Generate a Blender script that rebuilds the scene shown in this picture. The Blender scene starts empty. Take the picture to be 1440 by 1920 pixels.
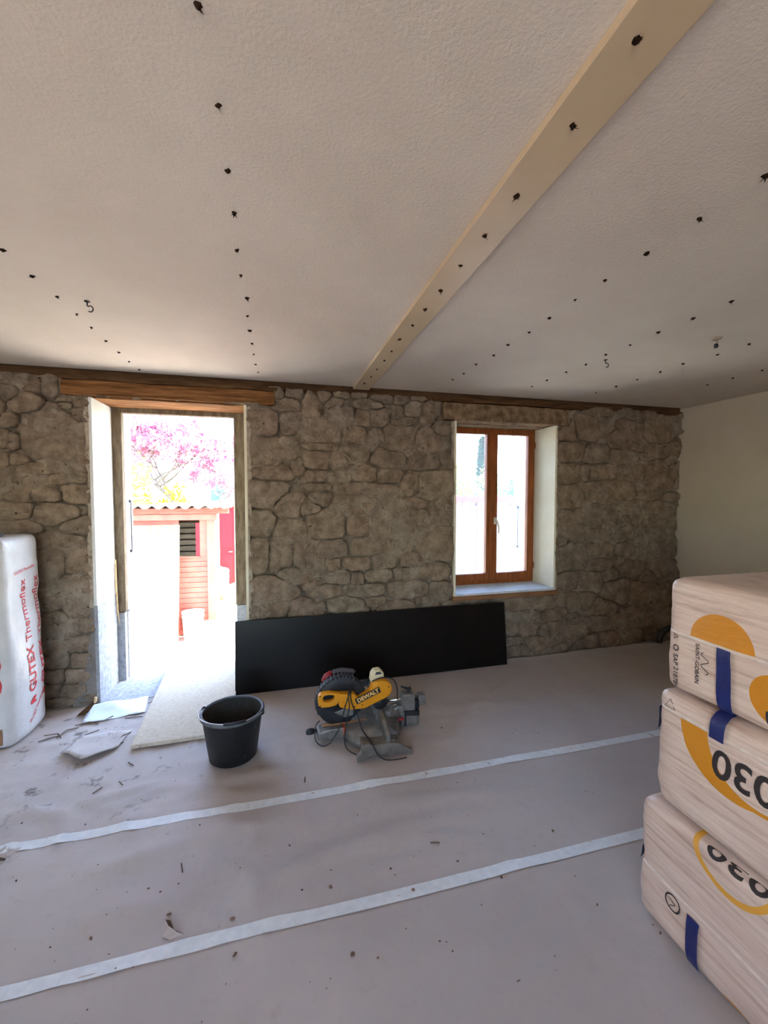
import bpy, bmesh, math, random
import numpy as np
from mathutils import Vector, Matrix

random.seed(7)
rng = np.random.default_rng(7)
scene = bpy.context.scene
C = scene.collection

# ------------------------------------------------------------------ camera
cd = bpy.data.cameras.new('camera')
cd.sensor_fit = 'HORIZONTAL'; cd.sensor_width = 36.0; cd.lens = 780.0 / 1440.0 * 36.0
cd.clip_start = 0.02; cd.clip_end = 3000
cam = bpy.data.objects.new('camera', cd); C.objects.link(cam)
cam.location = (0, 0, 1.55)
cam.rotation_euler = (math.radians(90 - 2.42), 0, math.radians(-14.5))
scene.camera = cam

# ------------------------------------------------------------------ sky, sun, daylight, exposure
SUN_DIR = Vector((0.76, -0.06, 0.65)).normalized()
world = bpy.data.worlds.new('world'); scene.world = world
world.use_nodes = True
wn = world.node_tree.nodes; wl = world.node_tree.links
bg = wn['Background']
sky = wn.new('ShaderNodeTexSky'); sky.sky_type = 'NISHITA'; sky.sun_disc = False
sky.sun_elevation = math.asin(SUN_DIR.z); sky.sun_rotation = math.atan2(SUN_DIR.x, SUN_DIR.y)
sky.air_density = 1.0; sky.dust_density = 1.0; sky.ozone_density = 1.0
wl.new(sky.outputs[0], bg.inputs[0]); bg.inputs[1].default_value = 2.7
sd = bpy.data.lights.new('sun_offscreen', 'SUN'); sd.energy = 25.0; sd.angle = math.radians(0.6); sd.color = (1.0, 0.95, 0.86)
sun = bpy.data.objects.new('sun_offscreen', sd); C.objects.link(sun); sun.location = (8, 0, 9)
sun.rotation_euler = (-SUN_DIR).to_track_quat('-Z', 'Y').to_euler()
vs = scene.view_settings
vs.view_transform = 'Standard'; vs.look = 'None'; vs.gamma = 1.0; vs.use_curve_mapping = False
vs.exposure = 0.42

# ------------------------------------------------------------------ helpers
def lin(c):
    return tuple(((v / 255.0) / 12.92 if v / 255.0 <= 0.04045 else ((v / 255.0 + 0.055) / 1.055) ** 2.4) for v in c) + (1.0,)

def new_mat(name):
    m = bpy.data.materials.new(name); m.use_nodes = True
    nt = m.node_tree; b = nt.nodes['Principled BSDF']
    return m, nt, nt.nodes, nt.links, b

def coord(nt, kind):
    if kind == 'World':
        return nt.nodes.new('ShaderNodeNewGeometry').outputs['Position']
    return nt.nodes.new('ShaderNodeTexCoord').outputs['Object']

def pmat(name, c1, c2=None, scale=8.0, rough=0.8, bump=0.0, bscale=60.0, metal=0.0, kind='World',
         stretch=(1, 1, 1), spec=0.5, detail=6.0, rnd=None, lo=0.35, hi=0.65, bstretch=None, bdist=0.01, bdetail=5.0, spots=None):
    """base colour varied by noise between c1 and c2, optional per-object variation, bump"""
    m, nt, N, L, b = new_mat(name)
    co = coord(nt, kind)
    mp = N.new('ShaderNodeMapping'); mp.inputs['Scale'].default_value = stretch; L.new(co, mp.inputs['Vector'])
    col = None
    if c2 is None:
        b.inputs['Base Color'].default_value = lin(c1)
    else:
        nz = N.new('ShaderNodeTexNoise'); nz.inputs['Scale'].default_value = scale; nz.inputs['Detail'].default_value = detail
        nz.inputs['Roughness'].default_value = 0.62
        L.new(mp.outputs[0], nz.inputs['Vector'])
        rp = N.new('ShaderNodeValToRGB'); rp.color_ramp.elements[0].position = lo; rp.color_ramp.elements[1].position = hi
        rp.color_ramp.elements[0].color = lin(c1); rp.color_ramp.elements[1].color = lin(c2)
        L.new(nz.outputs['Fac'], rp.inputs[0]); col = rp.outputs[0]
    if rnd:
        oi = N.new('ShaderNodeObjectInfo')
        r2 = N.new('ShaderNodeValToRGB'); els = r2.color_ramp.elements
        for i, cc in enumerate(rnd):
            e = els[i] if i < 2 else els.new(1.0)
            e.position = i / (len(rnd) - 1); e.color = lin(cc)
        L.new(oi.outputs['Random'], r2.inputs[0])
        mx = N.new('ShaderNodeMix'); mx.data_type = 'RGBA'; mx.blend_type = 'MULTIPLY'; mx.inputs[0].default_value = 1.0
        if col is None:
            mx.inputs[6].default_value = lin(c1)
        else:
            L.new(col, mx.inputs[6])
        L.new(r2.outputs[0], mx.inputs[7]); col = mx.outputs[2]
    if spots:                                   # (colour, scale, threshold): flecks with a shape of their own
        sn = N.new('ShaderNodeTexNoise'); sn.inputs['Scale'].default_value = spots[1]; sn.inputs['Detail'].default_value = 3
        L.new(mp.outputs[0], sn.inputs['Vector'])
        sr = N.new('ShaderNodeValToRGB'); sr.color_ramp.elements[0].position = spots[2]; sr.color_ramp.elements[1].position = spots[2] + 0.05
        L.new(sn.outputs['Fac'], sr.inputs[0])
        mx = N.new('ShaderNodeMix'); mx.data_type = 'RGBA'
        L.new(sr.outputs[0], mx.inputs[0])
        if col is None: mx.inputs[6].default_value = lin(c1)
        else: L.new(col, mx.inputs[6])
        mx.inputs[7].default_value = lin(spots[0]); col = mx.outputs[2]
    if col is not None: L.new(col, b.inputs['Base Color'])
    b.inputs['Roughness'].default_value = rough; b.inputs['Metallic'].default_value = metal
    b.inputs['Specular IOR Level'].default_value = spec
    if bump:
        mp2 = N.new('ShaderNodeMapping'); mp2.inputs['Scale'].default_value = bstretch or stretch; L.new(co, mp2.inputs['Vector'])
        bn = N.new('ShaderNodeTexNoise'); bn.inputs['Scale'].default_value = bscale; bn.inputs['Detail'].default_value = bdetail; bn.inputs['Roughness'].default_value = 0.5 + 0.02 * bdetail
        L.new(mp2.outputs[0], bn.inputs['Vector'])
        bp = N.new('ShaderNodeBump'); bp.inputs['Strength'].default_value = bump; bp.inputs['Distance'].default_value = bdist
        L.new(bn.outputs['Fac'], bp.inputs['Height']); L.new(bp.outputs[0], b.inputs['Normal'])
    return m

class MB:
    """collects polygons of one part"""
    def __init__(s): s.v = []; s.f = []; s.sm = []
    def add(s, vs, fs, smooth=False):
        o = len(s.v); s.v += [tuple(map(float, p)) for p in vs]
        for f in fs: s.f.append([o + i for i in f]); s.sm.append(smooth)
        return s
    def box(s, x0, x1, y0, y1, z0, z1, M=None):
        vs = [Vector((x, y, z)) for x in (x0, x1) for y in (y0, y1) for z in (z0, z1)]
        if M is not None: vs = [M @ p for p in vs]
        return s.add(vs, [(0, 1, 3, 2), (4, 6, 7, 5), (0, 4, 5, 1), (2, 3, 7, 6), (0, 2, 6, 4), (1, 5, 7, 3)])
    def prism(s, poly, a, b, axis='y', smooth=False):
        """poly in the plane normal to axis: y -> (x,z), x -> (y,z), z -> (x,y)"""
        def P(p, t):
            return {'y': (p[0], t, p[1]), 'x': (t, p[0], p[1]), 'z': (p[0], p[1], t)}[axis]
        n = len(poly); vs = [P(p, a) for p in poly] + [P(p, b) for p in poly]
        fs = [tuple(range(n)), tuple(range(2 * n - 1, n - 1, -1))]
        s.add(vs, fs)
        o = len(s.v) - 2 * n
        for i in range(n):
            j = (i + 1) % n; s.f.append([o + i, o + j, o + n + j, o + n + i]); s.sm.append(smooth)
        return s
    def tube(s, pts, r, n=8, caps=True):
        pts = [Vector(p) for p in pts]; rs = r if isinstance(r, (list, tuple)) else [r] * len(pts)
        vs = []; fs = []; up = Vector((0, 0, 1)); prev = None
        for i, p in enumerate(pts):
            t = (pts[min(i + 1, len(pts) - 1)] - pts[max(i - 1, 0)]).normalized()
            if prev is None:
                a = t.cross(up if abs(t.z) < 0.95 else Vector((1, 0, 0))).normalized()
            else:
                a = (prev - t * prev.dot(t)).normalized()
            prev = a; b = t.cross(a)
            for k in range(n):
                an = 2 * math.pi * k / n
                vs.append(p + (a * math.cos(an) + b * math.sin(an)) * rs[i])
        for i in range(len(pts) - 1):
            for k in range(n):
                k2 = (k + 1) % n
                fs.append((i * n + k, i * n + k2, (i + 1) * n + k2, (i + 1) * n + k))
        s.add(vs, fs, True)
        if caps:
            o = len(s.v) - len(vs)
            s.f.append([o + k for k in range(n)][::-1]); s.sm.append(False)
            s.f.append([o + (len(pts) - 1) * n + k for k in range(n)]); s.sm.append(False)
        return s
    def lathe(s, prof, c=(0, 0, 0), n=32, axis='z', closed=False, arc=None, smooth=True):
        """prof: list of (radius, height)"""
        vs = []; fs = []; a0, a1 = arc or (0, 2 * math.pi); full = arc is None
        m = n if full else n + 1
        for k in range(m):
            an = a0 + (a1 - a0) * k / n
            for r, h in prof:
                x, y = r * math.cos(an), r * math.sin(an)
                vs.append({'z': (c[0] + x, c[1] + y, c[2] + h), 'y': (c[0] + x, c[1] + h, c[2] + y), 'x': (c[0] + h, c[1] + x, c[2] + y)}[axis])
        q = len(prof)
        for k in range(n):
            k2 = (k + 1) % m
            for i in range(q if closed else q - 1):
                j = (i + 1) % q
                fs.append((k * q + i, k2 * q + i, k2 * q + j, k * q + j))
        return s.add(vs, fs, smooth)
    def ball(s, c, r, n=8):
        R_ = r if isinstance(r, tuple) else (r, r, r)
        vs = [(c[0], c[1], c[2] - R_[2])]; fs = []
        for i in range(1, n):
            ph = -math.pi / 2 + math.pi * i / n
            for k in range(n * 2):
                th = math.pi * k / n
                vs.append((c[0] + R_[0] * math.cos(ph) * math.cos(th), c[1] + R_[1] * math.cos(ph) * math.sin(th), c[2] + R_[2] * math.sin(ph)))
        vs.append((c[0], c[1], c[2] + R_[2])); m = 2 * n
        for k in range(m):
            fs.append((0, 1 + (k + 1) % m, 1 + k)); fs.append((len(vs) - 1, 1 + (n - 2) * m + k, 1 + (n - 2) * m + (k + 1) % m))
            for i in range(n - 2):
                fs.append((1 + i * m + k, 1 + i * m + (k + 1) % m, 1 + (i + 1) * m + (k + 1) % m, 1 + (i + 1) * m + k))
        return s.add(vs, fs, True)
    def build(s, name, mat, parent=None, bevel=0.0, origin=None, local=False, normals=True, seg=2):
        """vertices are world coordinates unless local; a child is stored relative to its parent's location"""
        if parent is not None and not local: off = Vector(abs_loc(parent))
        else: off = Vector((0, 0, 0))
        if origin is not None: off = Vector(origin)
        me = bpy.data.meshes.new(name)
        me.from_pydata([tuple(Vector(p) - off) for p in s.v], [], s.f)
        me.polygons.foreach_set('use_smooth', s.sm)
        if normals:
            bm = bmesh.new(); bm.from_mesh(me); bmesh.ops.recalc_face_normals(bm, faces=bm.faces); bm.to_mesh(me); bm.free()
        me.update()
        o = bpy.data.objects.new(name, me); C.objects.link(o)
        if mat is not None: me.materials.append(mat)
        if parent is not None:
            o.parent = parent
            if origin is not None: o.location = Vector(origin) - Vector(abs_loc(parent))
        elif origin is not None: o.location = origin
        if bevel:
            md = o.modifiers.new('bevel', 'BEVEL'); md.width = bevel; md.segments = seg; md.limit_method = 'ANGLE'; md.angle_limit = math.radians(40)
        return o

def abs_loc(o):
    l = Vector((0, 0, 0))
    while o is not None: l = l + o.location; o = o.parent
    return l

def tag(o, label=None, cat=None, group=None, kind=None):
    if label: o['label'] = label
    if cat: o['category'] = cat
    if group: o['group'] = group
    if kind: o['kind'] = kind
    return o

def thing(name, label, cat, loc=(0, 0, 0), group=None):
    o = bpy.data.objects.new(name, None); C.objects.link(o); o.location = loc; o.empty_display_size = 0.1
    return tag(o, label, cat, group)

def structure(o, label=None, cat=None): return tag(o, label, cat, kind='structure')

def vnoise(x, y, seed=0):
    """smooth value noise on arrays, about -1..1"""
    def h(i, j):
        n = (i * 374761393 + j * 668265263 + seed * 974634777) & 0xffffffff
        n = ((n ^ (n >> 13)) * 1274126177) & 0xffffffff
        return ((n ^ (n >> 16)) & 0xffff) / 32767.5 - 1.0
    x = np.asarray(x, float); y = np.asarray(y, float)
    i = np.floor(x).astype(np.int64); j = np.floor(y).astype(np.int64)
    fx = x - i; fy = y - j; fx = fx * fx * (3 - 2 * fx); fy = fy * fy * (3 - 2 * fy)
    return (h(i, j) * (1 - fx) + h(i + 1, j) * fx) * (1 - fy) + (h(i, j + 1) * (1 - fx) + h(i + 1, j + 1) * fx) * fy
def fbm(x, y, seed=0, oct=4):
    s = 0; a = 1; t = 0
    for k in range(oct):
        s = s + a * vnoise(np.asarray(x) * 2 ** k, np.asarray(y) * 2 ** k, seed + k * 17); t += a; a *= 0.5
    return s / t

def text_mesh(body, size, shear=0.0, bold=0.0, sub=0.012):
    """flat lettering in the xy plane, centred, as (verts, faces), cut fine enough to be bent"""
    cu = bpy.data.curves.new('t', 'FONT'); cu.body = body; cu.size = size; cu.align_x = 'CENTER'; cu.align_y = 'CENTER'
    cu.shear = shear; cu.offset = bold; cu.resolution_u = 4
    ob = bpy.data.objects.new('t', cu); C.objects.link(ob)
    dg = bpy.context.evaluated_depsgraph_get()
    me = bpy.data.meshes.new_from_object(ob.evaluated_get(dg))
    bpy.data.objects.remove(ob); bpy.data.curves.remove(cu)
    bm = bmesh.new(); bm.from_mesh(me)
    bmesh.ops.remove_doubles(bm, verts=bm.verts, dist=1e-5)
    bmesh.ops.triangulate(bm, faces=bm.faces)
    for _ in range(3):
        es = [e for e in bm.edges if e.calc_length() > sub]
        if not es: break
        bmesh.ops.subdivide_edges(bm, edges=es, cuts=1)
        bmesh.ops.triangulate(bm, faces=[f for f in bm.faces if len(f.verts) > 3])
    bm.verts.index_update()
    vs = [tuple(v.co) for v in bm.verts]; fs = [tuple(v.index for v in f.verts) for f in bm.faces]
    bm.free(); bpy.data.meshes.remove(me)
    return vs, fs

def wrap(vs, f): return [f(v[0], v[1]) for v in vs]

TEXT = {}
for key, args in {'030': ('030', 0.118, 0, 0.0022), 'sap': ('SAP 218784', 0.024, 0, 0.0003), 'saint': ('SAINT-GOBAIN', 0.019, 0, 0.0003),
                  'gutex': ('GUTEX', 0.105, 0, 0.0022), 'thermo': ('Thermoflex', 0.105, 0, 0.0003), 'small': ('GUTEX Thermoflex', 0.03, 0, 0.0004),
                  'gutexbig': ('GUTEX', 0.19, 0, 0.004), 'dewalt': ('DEWALT', 0.036, 0.0, 0.0014)}.items():
    TEXT[key] = text_mesh(*args)

# ------------------------------------------------------------------ materials of the place
M = {}
M['stone'] = pmat('stone', (136, 121, 105), (184, 168, 149), scale=11, rough=0.95, bump=1.0, bscale=24, bdist=0.034, bdetail=9, spec=0.15, spots=((92, 76, 62), 30, 0.69),
                  rnd=[(255, 252, 248), (246, 232, 224), (252, 248, 240), (236, 230, 226), (255, 246, 236), (248, 238, 228)])
M['mortar'] = pmat('mortar', (136, 120, 103), (182, 165, 145), scale=9, rough=0.97, bump=1.0, bscale=28, bdist=0.034, bdetail=9, spec=0.1, spots=((92, 76, 62), 34, 0.69))
M['stonecore'] = pmat('old_masonry', (112, 98, 84), (134, 118, 100), scale=9, rough=0.97, bump=0.6, bscale=40, spec=0.1)
M['ceiling'] = pmat('ceiling_paint', (220, 205, 188), (231, 217, 201), scale=1.2, rough=0.85, bump=0.34, bscale=105, bdist=0.008, spec=0.25)
M['batten'] = pmat('batten_paint', (206, 181, 146), (216, 191, 156), scale=3, rough=0.42, bump=0.06, bscale=30, spec=0.4)
M['wallpaint'] = pmat('wall_paint', (206, 192, 168), (214, 201, 178), scale=2, rough=0.9, bump=0.05, bscale=60, spec=0.2)
M['plaster'] = pmat('white_plaster', (214, 213, 209), (228, 227, 223), scale=5, rough=0.9, bump=0.12, bscale=60, spec=0.2)
M['plasteredge'] = pmat('plaster_edge', (150, 136, 120), (186, 172, 154), scale=20, rough=0.95, bump=0.5, bscale=60, spec=0.1)
M['cement'] = pmat('grey_cement', (146, 147, 150), (178, 179, 182), scale=30, rough=0.95, bump=0.5, bscale=90, spec=0.1, spots=((112, 112, 116), 70, 0.66))
M['cementpatch'] = pmat('cement_patch', (118, 112, 106), (142, 136, 128), scale=8, rough=0.95, bump=0.4, bscale=60, spec=0.1)
M['cream'] = pmat('cream_plaster', (226, 216, 190), (236, 228, 206), scale=4, rough=0.9, bump=0.06, bscale=50, spec=0.2)
M['beam'] = pmat('old_beam', (96, 62, 34), (160, 112, 70), scale=6, rough=0.85, bump=0.8, bscale=22, stretch=(0.6, 5, 9), spec=0.15)
M['rawwood'] = pmat('raw_timber', (196, 158, 112), (226, 194, 150), scale=6, rough=0.85, bump=0.5, bscale=24, stretch=(0.8, 6, 6), spec=0.15)
M['hewn'] = pmat('hewn_lintel', (104, 84, 64), (158, 132, 104), scale=16, rough=0.95, bump=1.0, bscale=30, stretch=(1, 1, 1), spec=0.1, bdist=0.02)
M['brickunder'] = pmat('lintel_underside', (124, 104, 82), (168, 144, 116), scale=30, rough=0.95, bump=0.8, bscale=60, spec=0.1)
M['beamdk'] = pmat('aged_strip', (78, 54, 36), (112, 82, 58), scale=8, rough=0.95, bump=0.6, bscale=30, stretch=(0.6, 4, 4), spec=0.1)
M['dark'] = pmat('dark_timber', (78, 56, 38), (110, 82, 58), scale=8, rough=0.95, bump=0.6, bscale=30, stretch=(0.6, 4, 4), spec=0.1)
M['frame'] = pmat('old_door_frame', (98, 84, 66), (134, 118, 98), scale=14, rough=0.9, bump=0.6, bscale=50, stretch=(2, 2, 0.5), spec=0.15)
M['oak'] = pmat('stained_window_wood', (124, 62, 24), (160, 88, 40), scale=9, rough=0.45, bump=0.12, bscale=30, stretch=(4, 4, 0.5), spec=0.4)
M['concrete'] = pmat('floor_slab', (150, 146, 140), (172, 168, 160), scale=5, rough=0.95, bump=0.3, bscale=50, spec=0.1)
M['hole'] = pmat('torn_plug', (30, 22, 16), (62, 46, 34), scale=60, rough=1.0, spec=0.0)
M['metal'] = pmat('dull_steel', (150, 150, 150), (180, 180, 180), scale=20, rough=0.4, metal=1.0)
M['whitemetal'] = pmat('pale_handle', (226, 216, 196), rough=0.35)
M['iron'] = pmat('black_iron', (34, 34, 38), rough=0.5)

WY = 3.46                     # inner face of the stone wall
WT = 4.00                     # its outer face
CE = 2.445                    # ceiling
DX0, DX1, DZ = -1.28, -0.24, 2.25      # door opening
NX0, NX1, NZ0, NZ1 = 1.56, 2.58, 0.62, 2.21   # window opening
XL, XR, YB = -3.0, 4.13, -2.4

# ------------------------------------------------------------------ floor slab, ceiling, other walls
structure(MB().box(XL - .2, XR + .2, YB - .2, WT, -0.25, 0.0).build('floor', M['concrete']))
ceil = structure(MB().box(XL - .2, XR + .2, YB - .2, WY - 0.006, CE, CE + 0.22).box(XL - .2, XR + .2, WY - 0.006, WT - .06, CE + .085, CE + .22).build('ceiling', M['ceiling']))
trim = structure(MB().box(0.627, 0.762, YB, WY - 0.012, CE - 0.022, CE).build('trim_1', M['batten'], bevel=0.002))
wr = structure(MB().box(XR, XR + .25, YB - .2, WT, 0, CE + .2).build('wall_right', M['wallpaint']))
wl_ = structure(MB().box(XL - .25, XL, YB - .2, WT, 0, CE + .2).build('wall_left', M['wallpaint']))
RX0, RX1, RZ0, RZ1 = -2.5, 0.1, 0.78, 2.22  # opening added in the unseen rear wall to let sky light in
m = MB()
m.box(XL, RX0, YB - .3, YB, 0, CE); m.box(RX1, XR, YB - .3, YB, 0, CE)
m.box(RX0, RX1, YB - .3, YB, 0, RZ0); m.box(RX0, RX1, YB - .3, YB, RZ1, CE)
structure(m.build('wall_rear', M['wallpaint']))
w2 = thing('added_rear_window', None, None, (-1.2, YB - .1, RZ0)); structure(w2)  # assumed window out of view, added for fill light from behind
m = MB()
m.box(RX0, RX1, YB - .16, YB - .1, RZ0, RZ0 + .07); m.box(RX0, RX1, YB - .16, YB - .1, RZ1 - .07, RZ1)
for x in (RX0, -1.235, RX1 - .07): m.box(x, x + .07, YB - .16, YB - .1, RZ0 + .07, RZ1 - .07)
m.build('window_frame', M['oak'], w2)  # frame of the added rear opening

# ------------------------------------------------------------------ stone wall
SEEDS = """
-10,212,12,8 10,213,7,8 10,227,8,6 3,235,4,5 14,236,7,4 29,227,6,9 38,206,15,9 47,231,6,4 53,220,10,7 71,218,6,7 85,220,8,7 77,231,10,4 101,224,5,6
64,206,11,7 82,204,8,5 106,203,15,12 129,227,5,8 116,230,7,6 142,212,7,4 126,202,12,9 -12,189,11,9 6,193,10,7 33,183,9,8 36,194,13,3 66,190,10,6
95,185,14,8 125,183,14,6 148,182,5,4 32,170,10,5 52,169,10,5 72,172,11,6 95,171,12,6 52,183,7,5 57,177,8,3 34,161,10,3 60,160,13,5 88,158,14,6
113,164,8,8 137,163,15,12 35,151,9,5 56,149,11,5 83,147,10,6 110,147,17,4 26,144,9,5 41,130,14,11 67,129,10,9 90,132,12,11 61,141,11,3 118,135,11,6
140,135,9,7 109,124,7,3 135,111,15,15 110,114,7,7 46,110,12,7 78,111,18,7 -11,132,9,10 -7,155,14,10 10,147,12,8 11,126,12,7 -13,108,7,12 4,107,9,13
20,105,8,11 46,95,6,6 66,96,13,5 91,98,11,6 115,98,11,6 135,88,11,7 35,94,5,8 -1,77,17,9 28,83,9,7 49,86,10,6 67,83,6,5 84,85,13,5 106,86,8,5
74,72,17,6 110,71,17,7 141,66,9,8 39,74,14,6 -3,63,12,6 24,62,13,7 57,63,14,6 82,64,9,4 104,58,12,4 124,61,6,4 -1,172,16,5 17,174,6,4 -13,224,9,4
39,235,6,4 53,238,7,3 68,239,6,3 88,237,9,4 106,237,7,4 120,239,7,3 273,216,11,11 293,220,14,10 316,223,11,7 343,213,19,14 377,220,15,10 277,197,16,9
304,194,14,8 337,193,15,7 380,200,14,6 315,178,17,6 348,177,16,7 383,176,15,11 276,176,14,8 301,162,11,4 329,157,16,10 370,153,12,4 305,152,9,5
357,142,12,7 338,141,9,6 278,153,13,10 312,135,18,10 377,142,9,6 349,128,10,5 375,124,15,8 289,115,9,5 313,115,14,5 335,111,10,6 350,118,8,7
272,130,10,8 271,93,10,12 290,94,6,10 313,99,14,7 311,85,11,6 340,100,12,8 369,101,13,10 351,79,17,8 384,79,12,9 278,71,11,8 301,68,14,9 334,57,16,11
364,52,16,13 291,51,14,7 319,43,13,7 390,46,10,11 248,50,12,6 224,51,13,6 260,39,12,5 232,39,13,6 279,32,9,5 215,28,8,6 232,27,10,8 266,24,12,5
287,20,13,8 250,23,8,5 313,25,15,6 346,25,16,7 217,16,9,4 240,13,11,6 263,13,10,5 303,8,10,6 327,9,13,6 351,11,11,7 136,51,9,5 152,45,11,6
396,126,7,11 397,96,7,11 372,70,10,7 325,73,11,6 293,135,11,6 292,176,6,7 -171,218,10,7 -156,199,19,16 -178,224,6,6 -152,232,6,7 -144,223,5,3
-144,218,4,3 -135,222,5,5 -178,207,5,5 -176,192,4,6 -182,193,4,6 -183,179,4,5 -159,173,20,4 -172,166,11,4 -145,167,12,4 -139,156,8,6 -159,155,9,4
-174,155,8,6 -176,144,9,6 -154,141,14,6 -139,132,9,6 -173,131,9,6 -155,122,18,5 -155,108,10,8 -141,108,9,8 -141,89,10,6 -158,90,7,6 -155,77,7,5
-142,74,10,7 -152,67,5,4 -149,57,10,5 -157,45,6,5 -144,46,8,5 -154,34,7,5 -141,33,6,5 -164,231,6,4 -175,236,8,4 -182,166,4,5 -133,186,4,8 -174,179,6,4
-136,59,5,5 -158,55,5,5 -160,66,4,5 -144,23,7,5 -156,23,6,5 -147,11,8,5 -160,13,7,5
"""
seeds = [tuple(float(v) / 100 for v in t.split(',')) for t in SEEDS.split()]
def in_opening(x, z, g=0.0):
    return ((x > DX0 - g) & (x < DX1 + g) & (z < DZ + g)) | ((x > NX0 - g) & (x < NX1 + g) & (z > NZ0 - g) & (z < NZ1 + g)) \
        | ((x > -1.47 - g) & (x < 0.0 + g) & (z > 2.235)) | ((x > 1.44 - g) & (x < 2.72 + g) & (z > 2.2))
TOPZ = 2.412
def dmat(px, pz, sx, sz, sw, sh):
    return (np.abs((px[:, None] - sx) / sw) ** 3.6 + np.abs((pz[:, None] - sz) / sh) ** 3.6) ** (1 / 3.6)
seeds = [s for s in seeds if not bool(in_opening(np.float64(s[0]), np.float64(s[1]))) and 0.02 < s[1] < 2.40]
# smaller stones wedged in the remaining room; coarse ones beyond the photographed stretch
tries = 0
while len(seeds) < 296 and tries < 9000:
    tries += 1
    far = tries < 500
    x = rng.uniform(XL + .1, -1.9) if far else rng.uniform(-1.88, XR - .05)
    z = rng.uniform(0.03, 2.39)
    w, h = (rng.uniform(.13, .2), rng.uniform(.08, .13)) if far else ((rng.uniform(.05, .11), rng.uniform(.032, .06)) if tries < 5500 else (rng.uniform(.03, .05), rng.uniform(.02, .032)))
    if bool(in_opening(np.float64(x), np.float64(z), 0.03)): continue
    a = np.array(seeds)
    d = dmat(np.array([x, x - w * .6, x + w * .6, x, x]), np.array([z, z, z, z - h * .6, z + h * .6]), a[:, 0], a[:, 1], a[:, 2], a[:, 3]).min()
    if d > 1.02: seeds.append((x, z, w, h))
SA = np.array(seeds); sx, sz, sw, sh = SA.T
NA = 22
def openmask(x, z):           # where the mortar has fallen out of the joints
    return np.clip((fbm(x * 3.2, z * 4.2, 3, 3) + 0.5 * fbm(x * 11, z * 13, 4, 2) + 0.27) * 5.0, 0, 1)

# mortar bed with recessed joints
def lines(breaks, step):
    out = []
    for a, b in zip(breaks[:-1], breaks[1:]):
        n = max(1, int(round((b - a) / step))); out += list(np.linspace(a, b, n + 1)[:-1])
    return np.array(out + [breaks[-1]])
gx = lines([XL, -1.9, DX0, DX1, NX0, NX1, XR], 0.021); gz = lines([0, NZ0, NZ1, DZ, TOPZ], 0.0195)
GX, GZ = np.meshgrid(gx, gz); px, pz = GX.ravel(), GZ.ravel()
jx = px + 0.02 * fbm(px * 9, pz * 9, 31, 3); jz = pz + 0.016 * fbm(px * 9 + 40, pz * 9, 37, 3)
y = np.zeros_like(px)
for c0 in range(0, len(px), 6000):
    sl = slice(c0, c0 + 6000)
    d = np.sort(np.partition(dmat(jx[sl], jz[sl], sx, sz, sw, sh), 1, axis=1)[:, :2], axis=1)
    joint = np.clip(1 - (d[:, 1] - d[:, 0]) / 0.42, 0, 1) ** 1.4
    op = openmask(px[sl], pz[sl])
    void = np.clip((d[:, 0] - 1.02) / 0.35, 0, 1)
    y[sl] = 0.0 + joint * 0.052 * op + 0.016 * void * op - 0.007 * (1 - op) + 0.010 * op
y = WY + y + 0.007 * fbm(px * 14, pz * 14, 5, 3) + 0.012 * fbm(px * 1.7, pz * 1.7, 9, 2)
edgeo = np.minimum(np.minimum(np.abs(px - DX0), np.abs(px - DX1)) + 9 * (pz > DZ), np.minimum(np.abs(px - NX0), np.abs(px - NX1)) + 9 * ((pz > NZ1) | (pz < NZ0)))
y = y + 0.016 * np.clip(1 - edgeo / 0.07, 0, 1)
edge = (pz > TOPZ - 0.03); y = np.where(edge, y + 0.02 * (0.6 + fbm(px * 7, pz * 0, 11, 2)), y)
m = MB(); nx = len(gx)
vv = np.stack([px, y, pz], 1); fs = []
zr = TOPZ - 0.03 + 0.03 * fbm(gx * 5, gx * 0, 21, 3)
for j in range(len(gz) - 1):
    for i in range(nx - 1):
        cx, cz = (gx[i] + gx[i + 1]) / 2, (gz[j] + gz[j + 1]) / 2
        if (DX0 < cx < DX1 and cz < DZ) or (NX0 < cx < NX1 and NZ0 < cz < NZ1): continue
        if cz > zr[i] + 0.012: continue
        if (-1.46 < cx < -0.06 and cz > 2.268) or (1.45 < cx < 2.71 and cz > 2.215): continue
        fs.append((j * nx + i, j * nx + i + 1, (j + 1) * nx + i + 1, (j + 1) * nx + i))
m.add(vv, fs, True)
for p in ((XL - .2, DX0 - .01, 0, TOPZ), (DX1 + .01, NX0 - .01, 0, TOPZ), (NX1 + .01, XR + .2, 0, TOPZ), (NX0 - .01, NX1 + .01, 0, NZ0 - .01),
          (DX0 - .01, DX1 + .01, 2.30, TOPZ), (NX0 - .01, NX1 + .01, 2.25, TOPZ)):
    m.box(p[0], p[1], WY + 0.075, WT - 0.02, p[2], p[3])
wb = structure(m.build('wall_back', M['mortar'], normals=False))
# outer skin of the wall up to the eaves
m = MB()
for p in ((XL - .2, DX0 + .03, -.6, 5.3), (DX1 - .05, NX0 + .1, -.6, 5.3), (NX1 - .01, XR + .2, -.6, 5.3), (DX0 + .03, DX1 - .05, 2.24, 5.3), (NX0 + .1, NX1 - .01, 2.2, 5.3),
          (NX0 + .1, NX1 - .01, -.6, NZ0), (DX0 + .05, DX1 - .05, -.6, -.02)):
    m.box(p[0], p[1], WT - 0.06, WT, p[2], p[3])
m.build('outer_render', M['plaster'], wb)

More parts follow.
